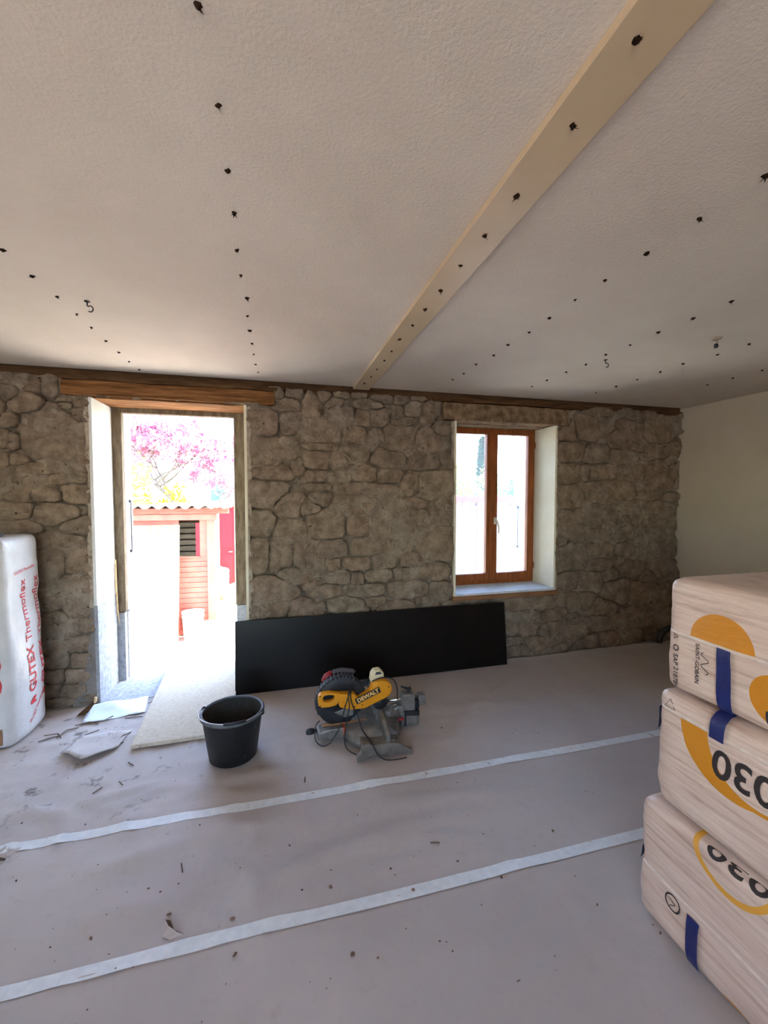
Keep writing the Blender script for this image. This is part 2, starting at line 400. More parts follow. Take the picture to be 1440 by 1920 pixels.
for i in range(len(seeds)):
    cx, cz, w, h = seeds[i]
    near = np.where((np.abs(sx - cx) < 0.75) & (np.abs(sz - cz) < 0.6))[0]
    k0 = int(np.where(near == i)[0][0])
    rr = []
    steps = np.linspace(0.1, 1.5, 46)
    for k in range(NA):
        an = 2 * math.pi * (k + 0.5) / NA
        ux, uz = math.cos(an), math.sin(an)
        unit = 1.0 / (abs(ux / w) ** 3.6 + abs(uz / h) ** 3.6) ** (1 / 3.6)      # distance at which own metric is 1
        r = steps * unit; X = cx + ux * r; Z = cz + uz * r
        d = dmat(X, Z, sx[near], sz[near], sw[near], sh[near])
        own = d[:, k0].copy(); d[:, k0] = 1e9
        bad = (d.min(axis=1) < own) | (Z < 0.004) | (Z > TOPZ - 0.012) | in_opening(X, Z, 0.012) | (X > XR - 0.015) | (X < XL + .01)
        q = int(np.argmax(bad)) if bad.any() else len(r) - 1
        rr.append(max(r[q] * 0.985 - 0.0035, 0.012))
    rr = np.array(rr); rr = 0.8 * rr + 0.1 * (np.roll(rr, 1) + np.roll(rr, -1)); rr *= 1 + np.minimum(rng.normal(-0.02, 0.05, NA), .03)
    pr = 0.004 + 0.015 * rng.random() * (0.4 + 0.6 * float(openmask(np.array([cx]), np.array([cz]))[0]))
    base = WY + 0.012 * float(fbm(np.array([cx * 1.7]), np.array([cz * 1.7]), 9, 2)[0])
    tx, tz = rng.normal(0, 0.05, 2)
    vs = []; fs = []
    for sc, dep in ((1.0, -0.034), (0.985, pr * 0.45), (0.90, pr * 0.95), (0.5, pr * 1.0)):
        for k in range(NA):
            an = 2 * math.pi * (k + 0.5) / NA
            ax, az = rr[k] * sc * math.cos(an), rr[k] * sc * math.sin(an)
            n = 0.0055 * rng.normal() if dep > 0.0 else 0
            vs.append((cx + ax, base - dep - n - (tx * ax + tz * az) * (1 if dep > 0 else 0), cz + az))
    vs.append((cx, base - pr, cz))
    for q in range(3):
        for k in range(NA):
            k2 = (k + 1) % NA
            fs.append((q * NA + k, q * NA + k2, (q + 1) * NA + k2, (q + 1) * NA + k))
    for k in range(NA): fs.append((3 * NA + k, 3 * NA + (k + 1) % NA, 4 * NA))
    MB().add(vs, fs, True).build('stone', M['stone'], wb, origin=(cx, WY, cz), normals=False)

# timbers and dressings of the openings
def ragged_box(x0, x1, y0, y1, z0, z1, n=40, amp=0.006, seed=1):
    """timber with an uneven hewn section along x"""
    vs = []; fs = []; xs = np.linspace(x0, x1, n)
    prof = [(y0, z0), (y0, (z0 + z1) / 2), (y0, z1), (y1, z1), (y1, z0), ((y0 + y1) / 2, z0)]
    for q, (a, b) in enumerate(prof):
        pass
    for i, x in enumerate(xs):
        for q, (a, b) in enumerate(prof):
            vs.append((x, a + amp * float(fbm(np.array([x * 7 + q * 31]), np.array([q * 3.3]), seed, 3)[0]),
                       b + amp * float(fbm(np.array([x * 8 + q * 17 + 50]), np.array([q * 5.1]), seed + 3, 3)[0])))
    Q = len(prof)
    for i in range(n - 1):
        for q in range(Q):
            q2 = (q + 1) % Q; fs.append((i * Q + q, i * Q + q2, (i + 1) * Q + q2, (i + 1) * Q + q))
    fs += [tuple(range(Q)), tuple(range((n - 1) * Q, n * Q))]
    return MB().add(vs, fs)
ragged_box(-1.47, -0.005, WY - 0.012, WY + 0.17, 2.262, 2.365, seed=1).build('door_lintel', M['beam'], wb, bevel=.004)
ragged_box(DX0 - .1, DX1 + .1, WY + 0.178, WY + 0.372, 2.252, 2.36, seed=8).build('door_lintel', M['beam'], wb, bevel=.004)
ragged_box(DX0 + .0, DX1 - .0, WY + 0.015, WY + 0.165, 2.246, 2.266, seed=9, amp=.004).build('lintel_board', M['beam'], wb)
ragged_box(-1.5, 0.03, WY - 0.002, WY + 0.1, 2.372, 2.398, seed=14, amp=.005).build('lintel_shim', M['dark'], wb)
ragged_box(1.44, 2.72, WY - 0.008, WY + 0.16, 2.212, 2.362, seed=4, amp=.008).build('window_lintel', M['hewn'], wb, bevel=.004)
ragged_box(NX0 - .03, NX1 + .03, WY + 0.165, WY + 0.315, 2.205, 2.3, seed=5).build('window_lintel', M['brickunder'], wb)
ragged_box(XL, XR, WY + 0.05, WY + 0.2, 2.37, CE + .1, n=90, seed=6, amp=.01).build('wall_plate', M['dark'], wb)
ragged_box(1.35, 4.12, WY + 0.006, WY + 0.05, 2.378, 2.405, n=70, seed=12, amp=.008).build('wall_plate_strip', M['beamdk'], wb)

def strip(zs, f0, f1, yf, thick, name, mat):
    """ragged vertical plaster edge between the curves f0 and f1 of x"""
    vs = []; fs = []
    for z in zs:
        a, b = f0(z), f1(z)
        vs += [(a, yf, z), (b, yf, z), (a, yf + thick, z), (b, yf + thick, z)]
    for i in range(len(zs) - 1):
        o = 4 * i
        for p, q in ((0, 1), (1, 3), (3, 2), (2, 0)): fs.append((o + p, o + q, o + 4 + q, o + 4 + p))
    fs += [(0, 1, 3, 2), (4 * len(zs) - 4, 4 * len(zs) - 3, 4 * len(zs) - 1, 4 * len(zs) - 2)]
    return MB().add(vs, fs).build(name, mat, wb)
def rag(z, s, a=.012): return a * float(fbm(np.array([z * 9.0]), np.array([s * 7.7]), 40 + s, 3)[0])
zd = np.linspace(0.0, DZ - .01, 60)
# door: left reveal, white above bare cement
MB().box(DX0 - .02, DX0, WY - 0.012, 3.83, 0.735, DZ - .003).build('plaster_reveal', M['plaster'], wb)
MB().box(DX0 - .02, DX0 + .003, WY - 0.010, 3.83, 0.0, 0.735).build('cement_reveal', M['cement'], wb)
MB().box(DX1, DX1 + .02, WY - 0.012, 3.83, 0.0, DZ - .003).build('plaster_reveal', M['cream'], wb)
strip(np.linspace(.72, DZ - .01, 50), lambda z: DX0 - .045 - rag(z, 1, .02), lambda z: DX0 - .018, WY - .010, .03, 'plaster_edge', M['plasteredge'])
strip(np.linspace(0, .72, 24), lambda z: DX0 - .06 - .26 * max(0, .42 - z) - rag(z, 2, .03), lambda z: DX0 - .018, WY - .008, .05, 'cement_patch', M['cementpatch'])
strip(zd, lambda z: DX1 + .018, lambda z: DX1 + .05 + rag(z, 3, .022), WY - .008, .03, 'plaster_edge', M['plasteredge'])
# window reveals
MB().box(NX1, NX1 + .02, WY - .012, 3.80, NZ0, NZ1 - .004).build('plaster_reveal', M['cream'], wb)
MB().box(NX0 - .02, NX0, WY - .012, 3.80, NZ0, NZ1 - .004).build('plaster_reveal', M['cream'], wb)
zw = np.linspace(NZ0, NZ1 - .01, 44)
strip(zw, lambda z: NX1 + .018, lambda z: NX1 + .04 + rag(z, 4, .014), WY - .006, .03, 'plaster_edge', M['plasteredge'])
strip(zw, lambda z: NX0 - .035 - rag(z, 5, .02), lambda z: NX0 - .018, WY - .006, .03, 'plaster_edge', M['plasteredge'])

# ------------------------------------------------------------------ door frame and threshold
d1 = structure(thing('door_1', None, None, (-0.76, 3.83, 0)))
for x0, x1 in ((-1.30, -1.212), (-0.352, -0.24)):
    m = MB().box(x0, x1, 3.825, 3.885, 0.58, 2.29); m.build('frame_post', M['frame'], d1, bevel=.006)
    MB().box(x0 + .004, x1 - .01, 3.828, 3.88, 0.0, 0.575).build('post_foot', M['cement'], d1, bevel=.004)
MB().box(-1.212, -0.352, 3.825, 3.885, 2.212, 2.29).build('frame_head', M['frame'], d1, bevel=.006)
MB().box(DX0 - .02, DX1 + .02, WY, WT + .02, -0.02, 0.004).build('threshold', M['cement'], d1)
MB().tube([(-1.268, 3.79, 1.02), (-1.27, 3.795, .8), (-1.262, 3.79, .6), (-1.25, 3.785, .5)], [.006, .007, .006, .002], 6).build('splinter', M['rawwood'], d1)
MB().box(-1.245, -1.19, 3.85, 3.94, 0.575, 0.592).build('hinge_plate', M['metal'], d1, bevel=.002)
# outside reveal and folded shutters
def shutter(name_label, x, y0, y1, z0, z1, side, zb):
    t = thing('shutter', name_label, 'shutter', (x, y0, z0))
    MB().box(x - .028 if side < 0 else x, x if side < 0 else x + .028, y0, y1, z0, z1).build('shutter_leaf', M['plaster'], t, bevel=.003)
    xf = x + .012 if side < 0 else x - .012
    yy = (y0 + y1) / 2
    m = MB().tube([(xf, yy, zb - .22), (xf, yy, zb + .22)], .005, 6)
    m.box(xf - .014, xf + .004, yy - .012, yy + .012, zb + .2, zb + .225); m.box(xf - .014, xf + .004, yy - .012, yy + .012, zb - .225, zb - .2)
    m.build('latch_bar', M['iron'], t)
    return t
shutter('white folded shutter leaf with black latch bar in the doorway reveal', -1.214, 3.89, 4.06, 0.0, 2.20, -1, 1.28)

# ------------------------------------------------------------------ window
w1 = structure(thing('window_1', None, None, (2.07, 3.78, NZ0)))
FY0, FY1 = 3.775, 3.845
def rect_frame(x0, x1, z0, z1, wl2, wr2, wb2, wt2, y0, y1, name, parent):
    m = MB()
    m.box(x0, x0 + wl2, y0, y1, z0, z1); m.box(x1 - wr2, x1, y0, y1, z0, z1)
    m.box(x0 + wl2, x1 - wr2, y0, y1, z0, z0 + wb2); m.box(x0 + wl2, x1 - wr2, y0, y1, z1 - wt2, z1)
    return m.build(name, M['oak'], parent, bevel=.004)
rect_frame(NX0 - .015, NX1 + .012, 0.64, 2.235, .03, .028, .05, .02, FY0 + .008, FY1, 'window_frame', w1)
gm, gnt, gN, gL, gb = new_mat('window_glass')
gN.remove(gb); tr = gN.new('ShaderNodeBsdfTransparent'); tr.inputs[0].default_value = (0.93, 0.97, 1, 1)
gl = gN.new('ShaderNodeBsdfGlossy'); gl.inputs['Roughness'].default_value = 0.03
tl = gN.new('ShaderNodeBsdfTranslucent'); tl.inputs[0].default_value = (0.85, 0.93, 1, 1)
fr = gN.new('ShaderNodeFresnel'); fr.inputs[0].default_value = 1.4
m1 = gN.new('ShaderNodeMixShader'); m1.inputs[0].default_value = 0.05; gL.new(tr.outputs[0], m1.inputs[1]); gL.new(tl.outputs[0], m1.inputs[2])
m2 = gN.new('ShaderNodeMixShader'); gL.new(fr.outputs[0], m2.inputs[0]); gL.new(m1.outputs[0], m2.inputs[1]); gL.new(gl.outputs[0], m2.inputs[2])
gL.new(m2.outputs[0], gN['Material Output'].inputs[0]); M['glass'] = gm
for x0, x1, l, r in ((NX0 + .012, 2.088, .066, .053), (2.088, 2.562, .066, .062)):
    sash = rect_frame(x0, x1, 0.69, 2.218, l, r, .066, .07, FY0 - .005, FY1 - .015, 'sash', w1)
    MB().box(x0 + l - .004, x1 - r + .004, FY1 - .04, FY1 - .036, .75, 2.152).build('pane', M['glass'], sash)
MB().box(2.066, 2.112, FY0 - .014, FY0 - .004, .695, 2.213).build('meeting_rail', M['oak'], w1, bevel=.004)
hd = MB().box(2.112, 2.138, FY0 - .02, FY0 - .004, 1.25, 1.32)
hd.tube([(2.125, FY0 - .02, 1.29), (2.125, FY0 - .055, 1.29), (2.132, FY0 - .06, 1.26), (2.142, FY0 - .06, 1.21), (2.14, FY0 - .06, 1.16)], [.008, .009, .010, .009, .007], 8)
hd.build('handle', M['whitemetal'], w1, bevel=.003)
for z in (.82, 2.05): MB().tube([(2.572, FY0 - .008, z - .03), (2.572, FY0 - .008, z + .03)], .007, 8).build('hinge', M['oak'], w1)
M['sill'] = pmat('sill_stone', (196, 200, 206), (216, 219, 224), scale=16, rough=0.7, bump=.1, bscale=50)
M['sillwood'] = pmat('sill_wood', (126, 84, 54), (156, 110, 74), scale=10, rough=0.7, bump=.3, bscale=30, stretch=(.6, 4, 6))
MB().box(NX0 - .005, NX1 + .005, WY - .02, 3.80, .628, .648).build('window_sill', M['sill'], w1, bevel=.002)
MB().box(NX0 - .03, NX1 + .045, WY - .026, WY + .04, .583, .628).build('sill_board', M['sillwood'], w1, bevel=.003)
shutter('white folded shutter leaf with latch bar outside the window', NX1 - .05, 3.87, 4.08, .66, 2.2, 1, 1.2)

# ------------------------------------------------------------------ torn plugs left in the ceiling, hooks, lamp socket
PLUGS = """
-0.13,0.86 -0.12,1.06 -0.12,1.26 -0.12,1.44 -0.13,1.65 -0.13,1.83 -0.12,2.03 -0.13,2.23 -0.13,2.42 -0.13,2.62 -0.13,2.82 -0.13,3.03 -0.12,3.22
-0.96,1.86 -0.96,2.05 -0.95,2.23 -0.95,2.42 -0.95,2.59 -0.95,2.79 -0.95,2.99 -0.95,3.18 -0.94,3.36 1.34,1.09 1.34,1.29 1.34,1.49 1.34,1.67 1.35,1.87
1.36,2.06 1.35,2.26 1.36,2.45 1.34,2.65 1.35,2.87 1.34,3.04 1.34,0.90 2.05,1.50 2.06,1.69 2.05,1.88 2.06,2.08 2.05,2.26 2.07,2.46 2.06,2.65 2.06,2.87
2.06,3.07 2.73,1.89 2.74,2.08 2.70,2.28 2.72,2.47 2.73,2.68 2.73,2.89 2.73,3.11 3.40,2.26 3.40,2.46 3.41,2.66
"""
BPLUGS = """
0.68,0.69 0.69,0.88 0.69,1.12 0.69,1.31 0.69,1.50 0.69,1.70 0.69,1.89 0.69,2.08 0.68,2.28 0.69,2.48 0.69,2.66 0.69,2.86 0.69,3.05 0.68,3.24
"""
def plug_mesh(seed):
    r = random.Random(seed); m = MB(); n = 9
    ring = [(0.011 * (0.6 + 0.7 * r.random()) * math.cos(2 * math.pi * k / n), 0.014 * (0.6 + 0.7 * r.random()) * math.sin(2 * math.pi * k / n), 0.0005) for k in range(n)]
    low = [(x * .5, y * .5, -0.007) for x, y, z in ring]
    m.add(ring + low + [(0, 0, -0.012)], [(k, (k + 1) % n, n + (k + 1) % n, n + k) for k in range(n)] + [(n + k, n + (k + 1) % n, 2 * n) for k in range(n)])
    for q in range(3):
        an = r.uniform(0, 6.28); l = r.uniform(.008, .02)
        m.add([(0.004, 0, -.004), (-.004, 0, -.004), (l * math.cos(an), l * math.sin(an), -.008 - .012 * r.random())], [(0, 1, 2)])
    me = m.build('plug', M['hole']); d = me.data; bpy.data.objects.remove(me); return d
plugs = [plug_mesh(s) for s in range(6)]
for txt, z, par in ((PLUGS, CE, ceil), (BPLUGS, CE - .022, trim)):
    for i, t in enumerate(txt.split()):
        x, y_ = map(float, t.split(','))
        o = bpy.data.objects.new('torn_plug', plugs[i % 6]); C.objects.link(o); o.parent = par
        o.location = (x, y_, z); o.rotation_euler = (0, 0, random.uniform(0, 6.28)); s = random.uniform(.6, .95); o.scale = (s, s, s)
def hook(label, x, y_):
    t = thing('ceiling_hook', label, 'hook', (x, y_, CE))
    pts = [(x, y_, CE + .004), (x, y_, CE - .02)] + [(x + .012 + .012 * math.cos(a), y_, CE - .034 + .014 * math.sin(a)) for a in np.linspace(2.4, -2.2, 9)]
    MB().tube(pts, .0028, 6).build('hook_wire', M['iron'], t)
    MB().lathe([(0, 0), (.012, 0), (.012, -.003), (0, -.003)], (x, y_, CE), 12).build('hook_plate', M['iron'], t)
hook('small dark metal hook screwed into the ceiling above the doorway side', -0.84, 2.25)
hook('small dark metal hook in the ceiling between the socket and the window', 2.13, 2.35)
t = thing('lamp_socket', 'bare lamp wire with small dark socket hanging from a ceiling hole', 'socket', (2.45, 1.868, CE))
M['raggy'] = pmat('broken_plaster', (206, 190, 168), (150, 128, 104), scale=60, rough=1, bump=.6, bscale=80)
MB().lathe([(.0, .0005), (.028, .0005), (.024, -.008), (.012, -.010), (0, -.008)], (2.45, 1.868, CE), 14).build('ceiling_hole', M['raggy'], t)
MB().tube([(2.45, 1.868, CE - .006), (2.458, 1.868, CE - .02), (2.45, 1.87, CE - .034)], .004, 6).build('wire', M['raggy'], t)
MB().lathe([(0, .004), (.010, .002), (.012, -.014), (.007, -.02), (0, -.02)], (2.45, 1.87, CE - .036), 12).build('socket_body', M['iron'], t)

# ------------------------------------------------------------------ paper over the floor
FOLDS = [((-0.2, 1.60), (1.0, 1.78), .012, .05), ((0.3, 1.72), (0.95, 1.60), .008, .04), ((1.0, 2.25), (2.0, 3.1), .007, .07), ((-1.1, 1.75), (0.1, 1.98), .007, .05),
         ((0.2, 1.9), (1.3, 1.82), .006, .05), ((-0.9, 1.6), (-0.3, 1.66), .006, .04), ((1.2, 2.3), (1.5, 2.75), .005, .05), ((-1.1, 2.25), (-0.5, 2.4), .007, .04),
         ((-1.3, 2.35), (-0.9, 2.18), .008, .04), ((-0.6, 2.25), (0.1, 2.35), .006, .05), ((0.9, 2.75), (1.9, 2.6), .004, .06), ((-0.4, 1.2), (0.4, 1.3), .004, .06)]
def paper(x, y_):
    x = np.asarray(x, float); y_ = np.asarray(y_, float)
    h = 0.0075 + 0.003 * fbm(x * 2.2, y_ * 3.0, 61, 3)
    rid = 1 - np.abs(fbm(x * 1.5 + y_ * .8, y_ * 3.6 - x * .5, 71, 3)) * 2.4
    h = h + 0.009 * np.clip(rid, 0, 1) ** 3 * np.clip(1.1 - 0.45 * np.clip(x, 0, 3), .25, 1.1)
    left = np.clip((0.2 - x) / 1.2, 0, 1) * np.clip((y_ - 1.5) / .6, 0, 1)
    rid2 = 1 - np.abs(fbm(x * 5 + y_ * 2, y_ * 7 - x * 2, 77, 2)) * 2.6
    h = h + 0.009 * left * np.clip(rid2, 0, 1) ** 2
    for (ax, ay), (bx, by), am, wd in FOLDS:
        dx, dy = bx - ax, by - ay; L2 = dx * dx + dy * dy
        tt = np.clip(((x - ax) * dx + (y_ - ay) * dy) / L2, 0, 1)
        bow = 0.05 * np.sin(tt * 3.14)
        dd = np.hypot(x - ax - dx * tt + dy * bow, y_ - ay - dy * tt - dx * bow)
        h = h + 1.9 * am * np.exp(-(dd / wd) ** 2) * np.sin(tt * 3.14) ** .5 * (tt > 0) * (tt < 1)
    return np.maximum(h, .003)
pm, nt, N, L, b = new_mat('kraft_paper')
co = coord(nt, 'World')
n1 = N.new('ShaderNodeTexNoise'); n1.inputs['Scale'].default_value = 1.3; n1.inputs['Detail'].default_value = 5; L.new(co, n1.inputs['Vector'])
r1 = N.new('ShaderNodeValToRGB'); r1.color_ramp.elements[0].position = .35; r1.color_ramp.elements[1].position = .7
r1.color_ramp.elements[0].color = lin((172, 161, 155)); r1.color_ramp.elements[1].color = lin((188, 177, 171)); L.new(n1.outputs['Fac'], r1.inputs[0])
n2 = N.new('ShaderNodeTexNoise'); n2.inputs['Scale'].default_value = 26; n2.inputs['Detail'].default_value = 8; L.new(co, n2.inputs['Vector'])   # plaster dust and trodden dirt
r2 = N.new('ShaderNodeValToRGB'); r2.color_ramp.elements[0].position = .58; r2.color_ramp.elements[1].position = .78; r2.color_ramp.elements[1].color = (.55, .55, .55, 1); L.new(n2.outputs['Fac'], r2.inputs[0])
mx = N.new('ShaderNodeMix'); mx.data_type = 'RGBA'; L.new(r2.outputs[0], mx.inputs[0]); L.new(r1.outputs[0], mx.inputs[6]); mx.inputs[7].default_value = lin((170, 155, 142))
n3 = N.new('ShaderNodeTexNoise'); n3.inputs['Scale'].default_value = 7; n3.inputs['Detail'].default_value = 9; n3.inputs['Roughness'].default_value = .75; L.new(co, n3.inputs['Vector'])
sp = N.new('ShaderNodeSeparateXYZ'); L.new(co, sp.inputs[0])
ma = N.new('ShaderNodeMapRange'); ma.inputs[1].default_value = 0.0; ma.inputs[2].default_value = -0.7; L.new(sp.outputs[0], ma.inputs[0])
mb_ = N.new('ShaderNodeMapRange'); mb_.inputs[1].default_value = 1.9; mb_.inputs[2].default_value = 2.5; L.new(sp.outputs[1], mb_.inputs[0])
mm = N.new('ShaderNodeMath'); mm.operation = 'MULTIPLY'; L.new(ma.outputs[0], mm.inputs[0]); L.new(mb_.outputs[0], mm.inputs[1])
r3 = N.new('ShaderNodeValToRGB'); r3.color_ramp.elements[0].position = .575; r3.color_ramp.elements[1].position = .65; L.new(n3.outputs['Fac'], r3.inputs[0])
m3 = N.new('ShaderNodeMath'); m3.operation = 'MULTIPLY'; L.new(mm.outputs[0], m3.inputs[0]); L.new(r3.outputs[0], m3.inputs[1])
m4 = N.new('ShaderNodeMath'); m4.operation = 'MULTIPLY'; m4.inputs[1].default_value = .85; L.new(m3.outputs[0], m4.inputs[0])
mx2 = N.new('ShaderNodeMix'); mx2.data_type = 'RGBA'; L.new(m4.outputs[0], mx2.inputs[0]); L.new(mx.outputs[2], mx2.inputs[6]); mx2.inputs[7].default_value = lin((98, 84, 74))
L.new(mx2.outputs[2], b.inputs['Base Color']); b.inputs['Roughness'].default_value = .62; b.inputs['Specular IOR Level'].default_value = .35
bn = N.new('ShaderNodeTexNoise'); bn.inputs['Scale'].default_value = 9; bn.inputs['Detail'].default_value = 4; L.new(co, bn.inputs['Vector'])
bp = N.new('ShaderNodeBump'); bp.inputs['Strength'].default_value = .25; bp.inputs['Distance'].default_value = .02; L.new(bn.outputs['Fac'], bp.inputs['Height']); L.new(bp.outputs[0], b.inputs['Normal'])
M['paper'] = pm
def sheet(label, x0, x1, y0, y1, dz, edge=False):
    xs = np.linspace(x0, x1, int((x1 - x0) / .026) + 1); ys = np.linspace(y0, y1, int((y1 - y0) / .024) + 1)
    X, Y = np.meshgrid(xs, ys); Z = paper(X, Y) + dz
    if edge:                                   # the far edge wanders and turns up against the wall
        q = np.clip((Y - (y1 - .10)) / .10, 0, 1)
        Y = Y + q * .022 * fbm(X * 3, X * 0, 83, 3)
        Z = Z + q ** 2 * .018 * np.clip((X - 1.9) / .3, 0, 1) * (1 + .6 * fbm(X * 4, X * 0, 84, 2))
    nx = len(xs); fs = [(j * nx + i, j * nx + i + 1, (j + 1) * nx + i + 1, (j + 1) * nx + i) for j in range(len(ys) - 1) for i in range(nx - 1)]
    o = MB().add(np.stack([X.ravel(), Y.ravel(), Z.ravel()], 1), fs, True).build('floor_paper', M['paper'], normals=False)
    return tag(o, label, 'floor paper', 'floor paper lengths')
sheet('wide length of brown protective paper between the stone wall and first tape', XL + .3, XR - .02, 2.085, 3.40, 0.0, True)
sheet('narrow length of creased protective paper lying between the two tapes', XL + .3, XR - .02, 1.47, 2.10, .0012)
sheet('smooth length of protective paper spread on the near side of both tapes', XL + .3, XR - .02, -1.6, 1.485, .0)
M['tape'] = pmat('white_tape', (206, 208, 208), (222, 223, 222), scale=30, rough=.5, bump=.1, bscale=40, spots=((176, 164, 152), 24, .66))
def tape(label, yc, w, x0, x1):
    xs = np.linspace(x0, x1, 200); vs = []; fs = []
    for x in xs:
        o = .006 * float(fbm(np.array([x * .8]), np.array([yc]), 91, 2)[0])
        for q in range(3):
            yy = yc + o + (q - 1) * w / 2
            vs.append((x, yy, float(paper(x, yy)) + .0028))
    for i in range(len(xs) - 1):
        for q in range(2): fs.append((i * 3 + q, i * 3 + 3 + q, i * 3 + 4 + q, i * 3 + 1 + q))
    tag(MB().add(vs, fs, True).build('floor_tape', M['tape'], normals=False), label, 'tape', 'tape over paper joints')
tape('white tape strip over the paper joint, passing close to the saw and bucket', 2.095, .055, XL + .4, XR - .3)
tape('white tape strip over the paper joint, meeting the lowest wrapped bale', 1.475, .05, XL + .4, XR - .3)

# crumbs, chips and flakes lying about
CR = """
-0.17,1.53 -0.64,1.59 0.23,1.31 -0.15,1.41 1.21,1.59 0.19,1.57 0.50,1.48 0.63,1.55 0.72,1.55 0.08,1.58 0.36,1.90 0.47,1.89 0.92,1.99 0.87,1.76
1.02,1.99 1.04,1.95 1.11,1.95 1.46,2.33 1.79,2.48 1.90,2.39 1.54,2.31 1.59,2.30 1.62,2.29 1.19,2.64 1.04,2.50 0.58,1.64 0.44,1.59 0.43,1.58 0.45,1.56
0.43,1.35 0.56,1.24 0.53,1.28 0.31,1.28 0.86,1.10 1.29,1.14 1.29,1.11 0.15,1.26 0.89,1.65 -0.17,1.88 0.13,2.22 -0.16,1.74 -0.36,1.86 -0.39,1.73
-0.50,1.74 -0.81,1.87 -0.73,1.90 -1.04,1.93 -1.02,1.91 -0.76,1.59 -1.17,2.25 -0.88,2.17 -0.69,2.13 -0.56,2.26 -0.54,2.38 -1.11,2.55 -0.56,1.52
-0.52,1.46 -0.17,1.33 0.20,1.64 0.04,1.81 0.01,1.95 -0.36,2.02 -0.45,1.71 1.54,1.77 1.57,1.75 1.27,1.87 1.15,1.37 1.15,1.25 0.73,1.36 0.73,1.36
0.86,1.44 -0.11,1.94 -0.06,1.78 1.08,1.54 3.04,3.14 2.92,3.31
"""
M['crumb'] = pmat('crumb', (176, 152, 138), (128, 106, 92), scale=50, rough=1, rnd=[(255, 250, 244), (130, 112, 100), (226, 210, 198), (110, 92, 82), (255, 240, 230)], kind='Object')
def crumb_mesh(k):
    r = random.Random(k); m = MB(); n = 6; vs = []
    e = r.uniform(.5, 1.0)
    for q, (z, s) in enumerate(((0, .85), (.4, 1.0), (.8, .6))):
        for i in range(n):
            an = 2 * math.pi * i / n + q * .4
            rr = s * r.uniform(.7, 1.2); vs.append((rr * math.cos(an), e * rr * math.sin(an), z * r.uniform(.8, 1.1)))
    fs = [tuple(range(n)), tuple(range(2 * n, 3 * n))] + [(q * n + i, q * n + (i + 1) % n, (q + 1) * n + (i + 1) % n, (q + 1) * n + i) for q in range(2) for i in range(n)]
    o = m.add(vs, fs).build('crumb', M['crumb']); d = o.data; bpy.data.objects.remove(o); return d
crm = [crumb_mesh(k) for k in range(8)]
SP = [tuple(map(float, tx.split(','))) for tx in CR.split()]
SP += [(rng.uniform(-.95, 1.25), rng.uniform(1.1, 2.35)) for _ in range(70)]
for i, (x, y_) in enumerate(SP):
    if .4 < x < .8 and y_ > 2.2 or abs(x + .26) < .2 and y_ > 2.3: continue
    if i > 75: random.seed(900 + i)
    o = bpy.data.objects.new('rubble_crumb', crm[i % 8]); C.objects.link(o)
    s = random.choice((.0025, .0035, .0045, .006)) if i > 6 else .009
    if i > 75: s = .0028
    o.scale = (s, s, s * .8); o.rotation_euler = (0, 0, random.uniform(0, 6.28)); o.location = (x, y_, float(paper(x, y_)) + .0005)
    wh = ('on the wide paper between the saw and the bale stack' if x > .9 else 'on the wide paper around the bucket') if y_ > 2.13 else 'on the white tape beside the saw' if y_ > 2.06 else \
        (('on the creased paper, bale side' if x > .75 else 'on the creased paper between bucket and saw' if x > -.3 else 'on the creased paper, door side') if y_ > 1.51 else 'on the white tape meeting the bales' if y_ > 1.44 else 'on the smooth paper by the bales' if x > .6 else 'on the smooth paper away from the bales')
    tag(o, ('pea-sized ' if s > .007 else 'small ' if s > .004 else 'tiny ') + 'crumb of rubble ' + wh, 'crumb', 'crumbs ' + wh)
M['chip'] = pmat('wood_chip', (70, 56, 46), (116, 94, 76), scale=40, rough=1, kind='Object')
def chip(label, pts, w=.006, name='wood_chip', group='dark splinters near the doorway'):
    vs = []; fs = []
    P = [Vector((x, y_, float(paper(x, y_)) + .004 + z)) for x, y_, z in pts]
    for i, p in enumerate(P):
        d = (P[min(i + 1, len(P) - 1)] - P[max(i - 1, 0)]).normalized(); sdir = Vector((-d.y, d.x, 0)).normalized() * w * (.4 if i in (0, len(P) - 1) else 1)
        vs += [p + sdir, p - sdir, p + Vector((0, 0, w * .7))]
    for i in range(len(P) - 1):
        o = 3 * i
        for a_, b_ in ((0, 1), (1, 2), (2, 0)): fs.append((o + a_, o + b_, o + 3 + b_, o + 3 + a_))
    fs += [(0, 1, 2), (len(vs) - 3, len(vs) - 2, len(vs) - 1)]
    return tag(MB().add(vs, fs).build(name, M['chip'], origin=tuple(P[0])), label, 'splinter', group)
SPL = 'thin dark splinter lying on the floor paper before the doorway'
